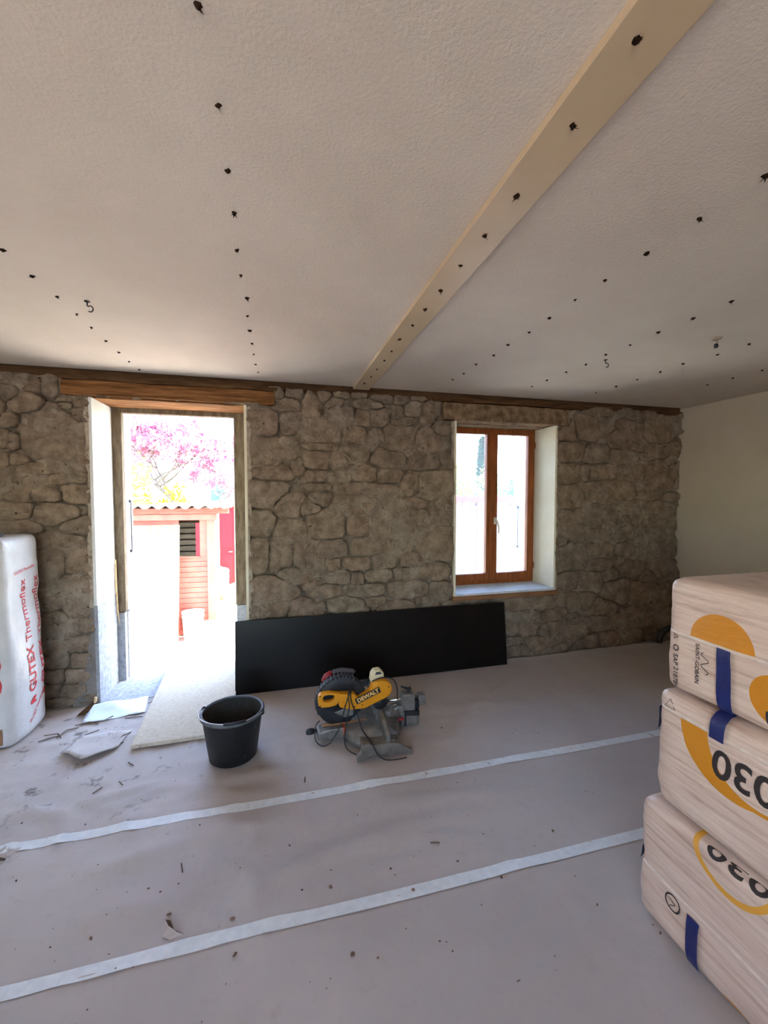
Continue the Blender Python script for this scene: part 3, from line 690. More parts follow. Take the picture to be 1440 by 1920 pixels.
for pts in ([(-1.02, 3.14, 0), (-.97, 3.15, .002), (-.91, 3.14, 0)], [(-.98, 2.86, 0), (-.95, 2.9, .004), (-.92, 2.93, 0)], [(-1.02, 2.78, 0), (-.99, 2.82, .003), (-.93, 2.83, 0)],
            [(-1.36, 3.0, 0), (-1.33, 3.06, .002), (-1.27, 3.08, 0)], [(-1.3, 3.1, 0), (-1.23, 3.13, .002), (-1.17, 3.12, 0)], [(-.93, 3.34, 0), (-.9, 3.38, 0)],
            [(-1.44, 2.96, 0), (-1.41, 3.0, .002), (-1.36, 3.02, 0)], [(-1.45, 3.05, 0), (-1.37, 3.04, .006), (-1.33, 2.99, 0)], [(-1.2, 2.98, 0), (-1.13, 3.02, 0)],
            [(-1.14, 3.15, 0), (-1.11, 3.2, .003)], [(-.84, 2.62, 0), (-.8, 2.58, 0)], [(-.93, 2.38, 0), (-.9, 2.42, 0)], [(-.83, 2.45, 0), (-.8, 2.41, 0)], [(0.13, 2.2, 0), (.135, 2.24, 0)],
            [(-.4, 1.83, 0), (-.385, 1.78, 0)], [(.64, 1.66, 0), (.68, 1.65, 0)]):
    chip(SPL if pts[0][1] > 2.3 else 'thin dark splinter lying on the floor paper beside a tape strip', pts, group='dark splinters near the doorway' if pts[0][1] > 2.3 else 'dark splinters near the tape')

# torn and lifted bits of paper
M['paperunder'] = pmat('torn_paper_edge', (120, 92, 66), (160, 128, 98), scale=60, rough=.9)
M['film'] = pmat('pale_film', (206, 214, 222), (218, 224, 230), scale=6, rough=.4, bump=.2, bscale=20)
def patch(name, label, cat, fn, nu, nv, mat, th=.0012):
    vs = []; fs = []
    for k in (0, 1):
        for j in range(nv + 1):
            for i in range(nu + 1):
                x, y_, z = fn(i / nu, j / nv); vs.append((x, y_, float(paper(x, y_)) + z + (th if k == 0 else 0)))
    n = nu + 1; o = (nu + 1) * (nv + 1)
    for j in range(nv):
        for i in range(nu):
            q = (j * n + i, j * n + i + 1, (j + 1) * n + i + 1, (j + 1) * n + i); fs += [q, tuple(o + a_ for a_ in q[::-1])]
    for i in range(nu): fs += [(i, i + 1, o + i + 1, o + i), (nv * n + i, nv * n + i + 1, o + nv * n + i + 1, o + nv * n + i)]
    for j in range(nv): fs += [(j * n, (j + 1) * n, o + (j + 1) * n, o + j * n), (j * n + nu, (j + 1) * n + nu, o + (j + 1) * n + nu, o + j * n + nu)]
    return tag(MB().add(vs, fs, True).build(name, mat), label, cat)
patch('paper_flap', 'torn paper flap with a lifted pointed edge before the doorway', 'paper scrap',
      lambda u, v: (-1.245 + .30 * u + .02 * v, 2.78 - (.115 * (1 - abs(u - .52) / .5) if 0 < u < 1 else 0) * (1 - v) + .20 * v + .0 * u, .004 + .030 * (1 - v) ** 2 * (1 - abs(u - .5) ** 2 * 2.4)), 16, 6, M['paper'])
patch('plastic_film', 'pale bluish film sheet crumpled at the foot of the door reveal', 'plastic film',
      lambda u, v: (-1.27 + .36 * u - .05 * v, 3.12 + .26 * v + .08 * u, .005 + .004 * math.sin(u * 9 + v * 5) + .018 * (1 - u) * v), 18, 12, M['film'])
t = thing('torn_flap', 'torn brown slit in the paper with a pale curled lip beside the white tape', 'paper scrap', (-.37, 1.53, 0))
def lift(pts, dz): return [(x, y_, float(paper(x, y_)) + dz + z) for x, y_, z in pts]
v0 = lift([(-.402, 1.588, 0), (-.385, 1.583, 0), (-.366, 1.548, 0), (-.33, 1.522, 0), (-.352, 1.524, .0), (-.38, 1.548, 0), (-.40, 1.57, 0)], .003)
MB().add(v0, [tuple(range(7))]).build('tear_slit', M['chip'], t, normals=False)
v1 = lift([(-.404, 1.590, 0), (-.385, 1.552, .014), (-.352, 1.526, .010), (-.33, 1.520, 0), (-.372, 1.512, .001), (-.40, 1.530, .001), (-.41, 1.56, .001)], .0032)
MB().add(v1, [(0, 1, 6), (1, 5, 6), (1, 2, 5), (2, 4, 5), (2, 3, 4)]).build('paper_lip', M['paper'], t, normals=False)
MB().ball((-.395, 1.602, float(paper(-.395, 1.602)) + .006), (.009, .006, .004), 5).build('soil_lump', M['chip'], t)
chip('dark bent scrap of bark on the paper by the far tape end', [(-1.19, 2.02, 0), (-1.165, 2.045, .008), (-1.12, 2.03, .002)], .012, 'bark_scrap', None)
t = thing('wood_wedge', 'dark wooden wedge with pale end by the door reveal', 'wood offcut', (-1.30, 3.30, 0))
MB().prism([(-1.36, .012), (-1.30, .012), (-1.25, .085), (-1.262, .095)], 3.27, 3.305).build('wedge_body', M['dark'], t, bevel=.003)
MB().prism([(-1.256, .088), (-1.243, .085), (-1.238, .122), (-1.252, .125)], 3.275, 3.30).build('wedge_tip', M['rawwood'], t, bevel=.003)

# ------------------------------------------------------------------ fibre board on the threshold, black panel
M['fibre'] = pmat('fibre_board', (196, 184, 166), (216, 204, 186), scale=40, rough=.95, bump=.6, bscale=60, spec=.1, stretch=(1, 2.2, 1), spots=((122, 104, 86), 46, .66))
t = thing('fibre_board', 'pale speckled fibre board lying flat from the doorway into the room', 'board', (-.57, 2.75, .012))
MB().prism([(-.862, 2.742), (-.30, 2.752), (-.33, 3.93), (-.93, 3.93)], .018, .043, 'z').build('board_slab', M['fibre'], t, bevel=.003)
M['black'] = pmat('black_laminate', (15, 11, 9), (20, 15, 12), scale=5, rough=.34, bump=.02, bscale=40, spec=.22, spots=((60, 54, 48), 150, .77))
M['blackedge'] = pmat('panel_edge', (44, 40, 38), rough=.5)
t = thing('worktop_panel', 'long black worktop panel leaning on its edge against the stone wall', 'panel', (.84, 3.32, .01))
pa, pb = math.radians(6.8), .555
ca, sa = math.cos(pa), math.sin(pa)
Mx = Matrix.Translation((0, 3.305, .014)) @ Matrix.Rotation(-pa, 4, 'X')
MB().box(-.318, 2.005, 0, .026, 0, pb, Mx).build('panel_board', M['black'], t, bevel=.002)
MB().box(-.3205, -.3175, .001, .025, .002, pb - .002, Mx).build('edge_band', M['blackedge'], t)
MB().box(2.0045, 2.0075, .001, .025, .002, pb - .002, Mx).build('edge_band', M['blackedge'], t)

# ------------------------------------------------------------------ black mortar bucket
M['rubber'] = pmat('black_plastic', (20, 21, 23), (32, 33, 36), scale=12, rough=.5, bump=.15, bscale=60, spec=.4, spots=((150, 146, 140), 34, .69))
M['rubberin'] = pmat('dusty_bucket_inside', (30, 29, 28), (52, 50, 47), scale=14, rough=.8, spots=((140, 136, 130), 50, .70))
M['rim'] = pmat('scuffed_rim', (66, 68, 72), (96, 98, 102), scale=20, rough=.5)
bx, by, bz = -.262, 2.545, .014
t = thing('mortar_bucket', 'black plastic mortar bucket splashed with pale dried plaster', 'bucket', (bx, by, bz))
H = .268
MB().lathe([(0, 0), (.128, 0), (.134, .006), (.166, H - .03), (.168, H - .004)], (bx, by, bz), 48).build('bucket_body', M['rubber'], t)
MB().lathe([(0, .006), (.122, .006), (.1635, H - .004)], (bx, by, bz), 48).build('bucket_inside', M['rubberin'], t)
MB().lathe([(.163, H - .008), (.163, H + .002), (.172, H + .006), (.180, H), (.180, H - .012), (.176, H - .014), (.176, H - .006), (.168, H - .008)], (bx, by, bz), 48, closed=True).build('rim', M['rim'], t)
a0 = math.radians(160)
for s in (0, math.pi):
    a_ = a0 + s; c_ = (bx + .178 * math.cos(a_), by + .178 * math.sin(a_), bz + H - .004)
    MB().ball(c_, (.014, .014, .016), 6).build('handle_lug', M['rubber'], t)
pts = [(bx + .187 * math.cos(a_), by + .187 * math.sin(a_), bz + H + .004 + .012 * math.sin((a_ - a0) % math.pi)) for a_ in np.linspace(a0, a0 + math.pi, 26)]
MB().tube(pts, .0035, 6).build('bail_handle', M['metal'], t)
MB().tube([Vector(p) for p in pts[14:20]], .0075, 8).build('grip', M['rubber'], t)

# ------------------------------------------------------------------ wrapped insulation bales
def film_mat(name, prints):
    """film printed with pale wood grain; prints = list of (y, z, r, mode) discs/rings in object yz, drawn on the -x side"""
    m, nt, N, L, b = new_mat(name)
    co = coord(nt, 'Object')
    mp = N.new('ShaderNodeMapping'); mp.inputs['Scale'].default_value = (1, .55, 9); L.new(co, mp.inputs['Vector'])
    nz = N.new('ShaderNodeTexNoise'); nz.inputs['Scale'].default_value = 7; nz.inputs['Detail'].default_value = 9; nz.inputs['Roughness'].default_value = .7; nz.inputs['Distortion'].default_value = .6
    L.new(mp.outputs[0], nz.inputs['Vector'])
    rp = N.new('ShaderNodeValToRGB'); E_ = rp.color_ramp.elements
    E_[0].position = .30; E_[0].color = lin((176, 142, 124)); E_[1].position = .62; E_[1].color = lin((224, 198, 180))
    e = E_.new(.45); e.color = lin((208, 178, 160))
    L.new(nz.outputs['Fac'], rp.inputs[0])
    col = rp.outputs[0]
    sp = N.new('ShaderNodeSeparateXYZ'); L.new(co, sp.inputs[0])
    def math_(op, a, b_=None):
        q = N.new('ShaderNodeMath'); q.operation = op
        for i, v in enumerate((a, b_)):
            if v is None: continue
            if isinstance(v, (int, float)): q.inputs[i].default_value = v
            else: L.new(v, q.inputs[i])
        return q.outputs[0]
    left = math_('LESS_THAN', sp.outputs[0], 0.12)
    def disc(cy, cz, r):
        dy = math_('SUBTRACT', sp.outputs[1], cy); dz = math_('SUBTRACT', sp.outputs[2], cz)
        d = math_('SQRT', math_('ADD', math_('MULTIPLY', dy, dy), math_('MULTIPLY', dz, dz)))
        return math_('LESS_THAN', d, r)
    for p in prints:
        f = disc(*p['out'])
        if 'in' in p: f = math_('SUBTRACT', f, math_('MULTIPLY', f, disc(*p['in'])))
        if 'above' in p: f = math_('MULTIPLY', f, math_('GREATER_THAN', sp.outputs[2], p['above']))
        if 'below' in p: f = math_('MULTIPLY', f, math_('LESS_THAN', sp.outputs[2], p['below']))
        f = math_('MULTIPLY', f, left)
        mx = N.new('ShaderNodeMix'); mx.data_type = 'RGBA'; L.new(f, mx.inputs[0]); L.new(col, mx.inputs[6]); mx.inputs[7].default_value = lin(p['c']); col = mx.outputs[2]
    L.new(col, b.inputs['Base Color']); b.inputs['Roughness'].default_value = .38; b.inputs['Specular IOR Level'].default_value = .45
    bn = N.new('ShaderNodeTexNoise'); bn.inputs['Scale'].default_value = 16; bn.inputs['Detail'].default_value = 4
    mp2 = N.new('ShaderNodeMapping'); mp2.inputs['Scale'].default_value = (1, 1, 2.6); L.new(co, mp2.inputs['Vector']); L.new(mp2.outputs[0], bn.inputs['Vector'])
    bp = N.new('ShaderNodeBump'); bp.inputs['Strength'].default_value = .28; bp.inputs['Distance'].default_value = .012
    L.new(bn.outputs['Fac'], bp.inputs['Height']); L.new(bp.outputs[0], b.inputs['Normal'])
    return m
def pillow(hx, hy, hz, r, bulge, seed, n=(22, 34, 18), wr=.006, bot=.3):
    """rounded, bulging pack; returns (verts, faces, f) with f(side,u,v) giving a surface point; centred, local coords"""
    def shape(p):
        x, y_, z = p
        cx, cy, cz = max(-hx + r, min(hx - r, x)), max(-hy + r, min(hy - r, y_)), max(-hz + r, min(hz - r, z))
        d = Vector((x - cx, y_ - cy, z - cz))
        q = Vector((cx, cy, cz)) + (d.normalized() * r if d.length > 1e-9 else d)
        u, v, w = q.x / hx, q.y / hy, q.z / hz
        bu = bulge
        ax = max(0, 1 - v ** 4) * max(0, 1 - w ** 4); ay = max(0, 1 - u ** 4) * max(0, 1 - w ** 4); az = max(0, 1 - u ** 4) * max(0, 1 - v ** 4)
        s = lambda k: 1 if k > 0 else -1
        nz_ = float(fbm(np.array([q.y * 5 + q.x * 3 + seed]), np.array([q.z * 9 + q.x * 4]), seed, 3)[0]) * wr + \
            float(fbm(np.array([q.y * 2 + q.x * 2 - seed]), np.array([q.z * 26 + q.y * 3]), seed + 5, 2)[0]) * wr * .5
        q = q + Vector((s(u) * bu * ax * (abs(u) > .7) + s(u) * nz_ * (abs(u) > .8), s(v) * bu * ay * (abs(v) > .85) + s(v) * nz_ * (abs(v) > .9),
                        s(w) * bu * (1 if w > 0 else -bot) * az * (abs(w) > .7) * .6))
        return q
    idx = {}; vs = []; fs = []
    def vert(i, j, k):
        key = (i, j, k)
        if key not in idx:
            f = lambda t, h: h * math.copysign(abs(2 * t - 1) ** .85, 2 * t - 1)
            idx[key] = len(vs); vs.append(shape((f(i / n[0], hx), f(j / n[1], hy), f(k / n[2], hz))))
        return idx[key]
    for i in range(n[0]):
        for j in range(n[1]):
            for k, fl in ((0, True), (n[2], False)):
                q = [vert(i, j, k), vert(i + 1, j, k), vert(i + 1, j + 1, k), vert(i, j + 1, k)]; fs.append(q[::-1] if fl else q)
    for i in range(n[0]):
        for k in range(n[2]):
            for j, fl in ((0, False), (n[1], True)):
                q = [vert(i, j, k), vert(i + 1, j, k), vert(i + 1, j, k + 1), vert(i, j, k + 1)]; fs.append(q[::-1] if fl else q)
    for j in range(n[1]):
        for k in range(n[2]):
            for i, fl in ((0, True), (n[0], False)):
                q = [vert(i, j, k), vert(i, j + 1, k), vert(i, j + 1, k + 1), vert(i, j, k + 1)]; fs.append(q[::-1] if fl else q)
    return vs, fs, shape
M['blue'] = pmat('blue_tape', (18, 28, 84), (24, 36, 98), scale=20, rough=.35, bump=.2, bscale=40, kind='Object')
M['ink'] = pmat('black_ink', (44, 34, 32), rough=.5)
M['redink'] = pmat('red_ink', (206, 44, 52), rough=.5)
OR = (206, 132, 24)
M['seam'] = pmat('film_fold', (214, 190, 174), (228, 206, 190), scale=30, rough=.3, kind='Object')
def bale(label, x0, y1, z0, z1, seed, prints, tilt, seam_z=None, width=.56, length=1.22):
    """x0: face towards the room, y1: far end; object origin at the base centre"""
    hx, hy, hz = width / 2, length / 2, (z1 - z0) / 2
    cx, cy = x0 + hx, y1 - hy
    t = thing('insulation_bale', label, 'insulation bale', (cx, cy, z0), 'wrapped wood-print bales in a stack')
    cen = Vector((0, 0, hz))
    fm = film_mat('wood_print_film', [dict(p, **{k: (p[k][0] - cy, p[k][1] - z0, p[k][2]) for k in ('out', 'in') if k in p}, **{k: p[k] - z0 for k in ('above', 'below') if k in p}) for p in prints])
    vs, fs, sh = pillow(hx - .012, hy - .012, hz - .002, .036, .012, seed)
    MB().add([v + cen for v in vs], fs, True).build('wrapping', fm, t, local=True)
    def face(y_, z, off=.002):            # point on the room side at world (y, z)
        q = sh((-hx + .012, y_ - cy, z - z0 - hz)) + cen; q.x -= off; return q
    def fol(path, w, name='tape_strip', side='room'):
        vs = []; fs = []; K = 3
        for (y_, z, x) in path:
            for k in range(K):
                if side == 'room': q = sh((x if x is not None else -hx + .012, y_ + (k - 1) * w / 2 - cy, z - z0 - hz)) + cen
                else: q = sh((x - w * 0 + (k - 1) * w / 2, y_, z - z0 - hz)) + cen
                d = (q - cen); d = Vector((d.x / hx, d.y / hy, d.z / hz))
                nrm = Vector((math.copysign(abs(d.x) ** 8, d.x), math.copysign(abs(d.y) ** 8, d.y), math.copysign(abs(d.z) ** 8, d.z)))
                vs.append(q + nrm.normalized() * .0075)
        for i in range(len(path) - 1):
            for k in range(K - 1): fs.append((i * K + k, i * K + k + 1, (i + 1) * K + k + 1, (i + 1) * K + k))
        return MB().add(vs, fs, True).build(name, M['blue'], t, local=True)
    def lettering(key, yc, zc, rot, name='printed_text', mat=None, sc=1.0):
        v, f = TEXT[key]; c, s = math.cos(rot), math.sin(rot)
        # text x runs towards -y (to the right as seen from the room), text y runs up
        MB().add([face(yc - (a * c - b_ * s) * sc, zc + (a * s + b_ * c) * sc) for a, b_, _ in v], f).build(name, mat or M['ink'], t, local=True, normals=False)
    def outline(pts, w, name, closed=True):
        n = len(pts); vs = []; fs = []
        for i, (a, b_) in enumerate(pts):
            p0 = pts[(i - 1) % n]; p1 = pts[(i + 1) % n]; dx, dy = p1[0] - p0[0], p1[1] - p0[1]; l = math.hypot(dx, dy) or 1
            vs += [face(a - dy / l * w / 2, b_ + dx / l * w / 2), face(a + dy / l * w / 2, b_ - dx / l * w / 2)]
        for i in range(n if closed else n - 1):
            j = (i + 1) % n; fs.append((2 * i, 2 * i + 1, 2 * j + 1, 2 * j))
        MB().add(vs, fs).build(name, M['ink'], t, local=True, normals=False)
    def seam(z):
        ys = np.linspace(y1 - .03, y1 - length + .03, 60); vs = []; fs = []
        for y_ in ys:
            w_ = .003 * float(fbm(np.array([y_ * 6]), np.array([z]), seed, 2)[0])
            for dz, off in ((-.006, .0005), (.001, .006), (.006, .0005)): vs.append(face(y_, z + dz + w_, off))
        for i in range(len(ys) - 1):
            for k in range(2): fs.append((i * 3 + k, i * 3 + k + 1, i * 3 + 4 + k, i * 3 + 3 + k))
        MB().add(vs, fs, True).build('film_seam', M['seam'], t, local=True, normals=False)
    if seam_z: seam(seam_z)
    t.rotation_euler = (0, 0, math.radians(tilt))
    return t, fol, lettering, outline, face
bw = .56
t, fol, letter, outl, face = bale('wrapped insulation bale resting on top of the stack, half orange disc print', 1.305, 1.155, .878, 1.268, 3,
    [dict(out=(.955, 1.083, .098), above=1.083, c=OR), dict(out=(.80, .985, .072), c=OR), dict(out=(.775, .935, .055), below=.95, c=(48, 44, 48))], 0, 1.083)
fol([(.938, z, None) for z in np.linspace(1.083, .885, 14)], .042)
letter('saint', 1.025, 1.005, -math.pi / 2)
letter('sap', 1.100, .950, -math.pi / 2)
outl([(1.106, 1.078), (1.106, 1.060), (1.092, 1.069)], .004, 'printed_triangle')
outl([(1.100 + .009 * math.cos(a), 1.03 + .009 * math.sin(a)) for a in np.linspace(0, 6.0, 12)], .004, 'printed_symbol')
outl([(1.0 + .012 * math.sin(a * 2.1), 1.05 - .012 * a) for a in np.linspace(0, 6, 22)], .0025, 'printed_squiggle', False)
t, fol, letter, outl, face = bale('wrapped insulation bale in the middle of the stack, printed 030 upside down', 1.30, 1.180, .458, .868, 5,
    [dict(out=(.905, .808, .17), **{'in': (.835, .81, .15)}, below=.80, c=OR), dict(out=(.838, .81, .161), **{'in': (.838, .81, .149)}, below=.80, c=OR)], 0, .806)
fol([(.952, .868, -.12), (.952, .868, -.16), (.952, .868, -.2), (.952, .868, -.225), (.952, .866, -bw / 2 + .03), (.952, .85, -bw / 2 + .012), (.952, .83, None), (.952, .815, None), (.952, .795, None)], .044)
fol([(.6, z, -.235) for z in (.79, .75, .71)], .05, side='end')
letter('030', .876, .731, math.pi)
def tri(cy, cz, r): return [(cy + r * math.sin(a), cz + r * math.cos(a)) for a in (0, 2.094, 4.189)]
outl(tri(1.115, .825, .022), .0035, 'recycling_mark')
t, fol, letter, outl, face = bale('wrapped insulation bale on the floor, bottom of the stack, ring logo print', 1.285, 1.225, .008, .448, 9,
    [dict(out=(.895, .475, .125), **{'in': (.895, .475, .108)}, c=(222, 158, 60)), dict(out=(.87, -.03, .075), c=(206, 148, 84))], 0, .205)
fol([(.99, z, None) for z in np.linspace(.186, .02, 12)], .040)
fol([(.6, z, -.235) for z in (.24, .21, .19)], .05, side='end')
outl([(1.065 + .026 * math.cos(a), .166 + .026 * math.sin(a)) for a in np.linspace(0, 6.28, 25)[:-1]], .005, 'ring_logo')
outl([(1.08, .176), (1.055, .166), (1.075, .150)], .005, 'ring_logo_arrow', False)
letter('030', .885, .474, math.pi)

# upright wood-fibre pack by the door
M['whitefilm'] = pmat('white_film', (202, 198, 197), (216, 212, 211), scale=7, rough=.32, bump=.5, bscale=14, bstretch=(1, 1, .6), bdist=.015, kind='Object', spec=.5)
M['brownfibre'] = pmat('brown_fibre', (128, 92, 66), (154, 116, 86), scale=30, rough=.8, kind='Object', bump=.3, bscale=50)
gx0, gx1, gy0, gy1, gh = -2.16, -1.575, 2.93, 3.335, 1.275
t = thing('fibre_batt_pack', 'tall white film pack of batts with red lettering by the door', 'insulation pack', ((gx0 + gx1) / 2, (gy0 + gy1) / 2, .012))
hx, hy, hz = (gx1 - gx0) / 2, (gy1 - gy0) / 2, gh / 2
cen = Vector((0, 0, hz))
vs, fs, sh = pillow(hx, hy, hz, .045, .0, 21, n=(20, 20, 40), wr=.007)
def gsh(p):
    q = sh(p); w = (q.z / hz + 1) / 2
    if q.x > 0: q.x += .05 * max(0, 1 - (q.y / hy) ** 2) ** .8 * (max(0, 1 - ((w - .16) / .5) ** 2) * .85 + .15) * min(1, q.x / hx)
    return q
idx = [gsh(v) for v in []]
f2 = lambda q: q
MB().add([(lambda q: (q.x + (.05 * max(0, 1 - (q.y / hy) ** 2) ** .8 * (max(0, 1 - (((q.z / hz + 1) / 2 - .16) / .5) ** 2) * .85 + .15) * min(1, q.x / hx) if q.x > 0 else 0), q.y, q.z + hz))(v) for v in vs], fs, True).build('film_wrap', M['whitefilm'], t, local=True)
def gface(y_, z, off=.0025): q = gsh((hx, y_, z - hz)) + cen; q.x += off; return q
def gtext(key, yc, zc, name, sc=1.0, rot=0.0):
    v, f = TEXT[key]; c, s = math.cos(math.pi / 2 + rot), math.sin(math.pi / 2 + rot)
    MB().add([gface(yc + (a * c - b_ * s) * sc, zc + (a * s + b_ * c) * sc) for a, b_, _ in v], f).build(name, M['redink'], t, local=True, normals=False)
for yo, rt in ((-0.02, .0), (0.125, .0)):
    gtext('gutex', yo, .42, 'red_lettering', .86, rt); gtext('thermo', yo, .80, 'red_lettering', .80, rt)
    k = [(yo - .03, .195), (yo + .03, .195), (yo + .03, .21), (yo + .008, .21), (yo + .03, .24), (yo - .0, .24), (yo - .03, .212)]
    MB().add([gface(a, b_) for a, b_ in k], [tuple(range(len(k)))]).build('arrow_logo', M['redink'], t, local=True, normals=False)
gtext('small', .0, 1.06, 'red_lettering', .9, -math.pi / 2 + .1); gtext('small', .02, .16, 'red_lettering', .9, -.9)
# camera side: large lettering and bare brown foot
def ffront(x, z, off=.0025): q = sh((x, -hy, z - hz)) + cen; q.y -= off; return q
v, f = TEXT['gutexbig']
MB().add([ffront(hx - .085 - b_, .62 + a) for a, b_, _ in v], f).build('red_lettering', M['redink'], t, local=True, normals=False)
xs = np.linspace(-hx + .05, hx - .03, 14); vs = []; fs = []
for z in (.03, .08, .13):
    for x in xs: q = ffront(x, z, .003); vs.append(q)
for j in range(2):
    for i in range(13): fs.append((j * 14 + i, j * 14 + i + 1, (j + 1) * 14 + i + 1, (j + 1) * 14 + i))
MB().add(vs, fs, True).build('brown_panel', M['brownfibre'], t, local=True, normals=False)
t = thing('black_strap', 'black strap loop lying on top of the white batt pack', 'strap', (-1.75, 3.12, 1.287))
MB().tube([(-1.95, 3.05, 1.297), (-1.82, 3.08, 1.312), (-1.74, 3.1, 1.298), (-1.66, 3.06, 1.296)], .008, 6).build('strap_band', M['iron'], t)
MB().box(-1.70, -1.635, 3.04, 3.075, 1.290, 1.312).build('strap_buckle', M['iron'], t, bevel=.003)

# black ring of hose behind the bales
M['hose'] = pmat('black_hose', (16, 17, 22), rough=.45)
t = thing('hose_coil', 'black corrugated hose loop standing against the stone wall base', 'hose', (3.98, 3.30, .02))
MB().tube([(3.93 + .155 * math.cos(a), 3.35 + .012 * math.sin(3 * a), .038 + .15 * math.sin(a)) for a in np.linspace(-.02, 3.16, 26)], .027, 10).build('hose_loop', M['hose'], t)

# ------------------------------------------------------------------ mitre saw
M['yellow'] = pmat('saw_yellow', (214, 138, 14), (224, 150, 20), scale=8, rough=.42, spec=.45, spots=((150, 96, 26), 40, .74))
M['alu'] = pmat('cast_aluminium', (114, 112, 108), (144, 141, 136), scale=20, rough=.5, metal=.55, bump=.1, bscale=60)
M['aludark'] = pmat('dusty_cast_base', (104, 98, 91), (132, 126, 118), scale=18, rough=.6, metal=.4, bump=.12, bscale=60)
M['sawblack'] = pmat('saw_black', (24, 25, 30), (34, 35, 40), scale=20, rough=.55)
M['steel'] = pmat('rail_steel', (196, 194, 190), (214, 212, 208), scale=30, rough=.25, metal=1)
M['grip'] = pmat('grey_grip', (70, 66, 68), rough=.7)
M['redp'] = pmat('red_plastic', (150, 34, 38), rough=.5)
M['capm'] = pmat('cream_cap', (222, 206, 164), rough=.45)
M['kerf'] = pmat('wood_kerf_plate', (176, 130, 88), rough=.7)
M['orangem'] = pmat('orange_mark', (196, 70, 24), rough=.6)
M['bladem'] = pmat('blade_steel', (60, 62, 70), rough=.35, metal=.8)
sz0 = .012
t = thing('mitre_saw', 'yellow and grey sliding mitre saw standing on the floor paper', 'mitre saw', (.57, 2.54, sz0))
cx, cy = .57, 2.54
# base with two splayed feet
def foot(sgn):
    y0, y1 = (2.285, 2.315) if sgn < 0 else (2.765, 2.795)
    pl = [(.435, .0), (.475, .0), (.485, .022), (.545, .030), (.60, .022), (.62, .004), (.66, .004), (.67, .018), (.70, .012), (.715, .0), (.76, .0), (.765, .03), (.735, .04), (.69, .075), (.62, .088), (.515, .088), (.51, .098), (.465, .098), (.455, .05), (.435, .035)]
    m = MB().prism([(a, b_ + sz0) for a, b_ in pl], y0, y1); m.build('base_foot', M['aludark'], t, bevel=.003)
foot(-1); foot(1)
m = MB(); m.box(.47, .67, 2.31, 2.77, sz0 + .045, sz0 + .088); m.box(.50, .64, 2.34, 2.74, sz0 + .02, sz0 + .046); m.build('base_casting', M['aludark'], t, bevel=.006)
MB().lathe([(0, .012), (.175, .012), (.186, .022), (.186, .046), (.18, .054), (.172, .094), (0, .098)], (cx, cy, sz0), 48).build('turntable', M['alu'], t)
m = MB()
for k in range(-12, 13):
    a = math.pi + k * .09
    m.box(.178, .1875, -.0012, .0012, .024, .044 if k % 3 else .05, Matrix.Translation((cx, cy, sz0)) @ Matrix.Rotation(a, 4, 'Z'))
m.build('mitre_scale', M['sawblack'], t)
m = MB().prism([(.225, .03), (.46, .024), (.46, .092), (.30, .090), (.235, .078)], 2.505, 2.605); arm_ = m
ar = MB(); ar.v = [(p[0], p[1], p[2] + sz0) for p in m.v]; ar.f = m.f; ar.sm = m.sm
ar.build('mitre_arm', M['alu'], t, bevel=.008)
MB().box(.262, .545, 2.548, 2.568, sz0 + .092, sz0 + .0975).build('kerf_plate', M['kerf'], t)
MB().box(.388, .398, 2.502, 2.609, sz0 + .045, sz0 + .0945).build('orange_marker', M['orangem'], t)
MB().lathe([(0, -.055), (.014, -.053), (.019, -.04), (.0195, -.022), (.016, -.008), (.012, .0), (.010, .012)], (.218, 2.578, sz0 + .055), 16, axis='x').build('mitre_knob', M['sawblack'], t)
# fences
for y0, y1, s in ((2.29, 2.50, -1), (2.60, 2.79, 1)):
    pl = [(y0, .088), (y1, .088), (y1, .185), ((y0 + y1) / 2, .172), (y0, .125)] if s < 0 else [(y0, .088), (y1, .088), (y1, .125), ((y0 + y1) / 2, .172), (y0, .185)]
    MB().prism([(a, b_ + sz0) for a, b_ in pl], .605, .632, 'x').build('fence', M['alu'], t, bevel=.004)
MB().prism([(.632, .09 + sz0), (.70, .09 + sz0), (.64, .15 + sz0)], 2.36, 2.375).build('fence_brace', M['alu'], t, bevel=.002)
# saw head: guard, blade, belt housing
gc = (.385, 2.575, .245); gr = .162
MB().lathe([(.03, .03), (gr - .012, .03), (gr, .022), (gr, -.022), (gr - .012, -.03), (.03, -.03)], gc, 40, axis='y', closed=True, arc=(math.radians(-8), math.radians(205))).build('upper_guard', M['sawblack'], t)
m = MB()
for k in range(16):
    a = math.radians(62 + k * 8.5)
    m.box(gr - .008, gr + .004, -.0315, .0315, -.0035, .0035, Matrix.Translation(gc) @ Matrix(((math.cos(a), 0, -math.sin(a), 0), (0, 1, 0, 0), (math.sin(a), 0, math.cos(a), 0), (0, 0, 0, 1))))
m.build('guard_ribs', M['grip'], t)
MB().lathe([(.02, -.018), (gr - .014, -.018), (gr - .006, -.012), (gr - .006, .012), (gr - .014, .018), (.02, .018)], gc, 36, axis='y', closed=True, arc=(math.radians(180), math.radians(292))).build('lower_guard', M['sawblack'], t)
nb = 72; vs = [(gc[0], gc[1] + dy, gc[2]) for dy in (-.0014, .0014)]; fs = []
for k in range(nb):
    a = 2 * math.pi * k / nb; r_ = .149 if k % 2 else .140
    for dy in (-.0014, .0014): vs.append((gc[0] + r_ * math.cos(a + (.02 if k % 2 else 0)), gc[1] + dy, gc[2] + r_ * math.sin(a)))
for k in range(nb):
    p, q = 2 + 2 * k, 2 + 2 * ((k + 1) % nb); fs += [(0, p, q), (1, q + 1, p + 1), (p, p + 1, q + 1, q)]
MB().add(vs, fs).build('saw_blade', M['bladem'], t)
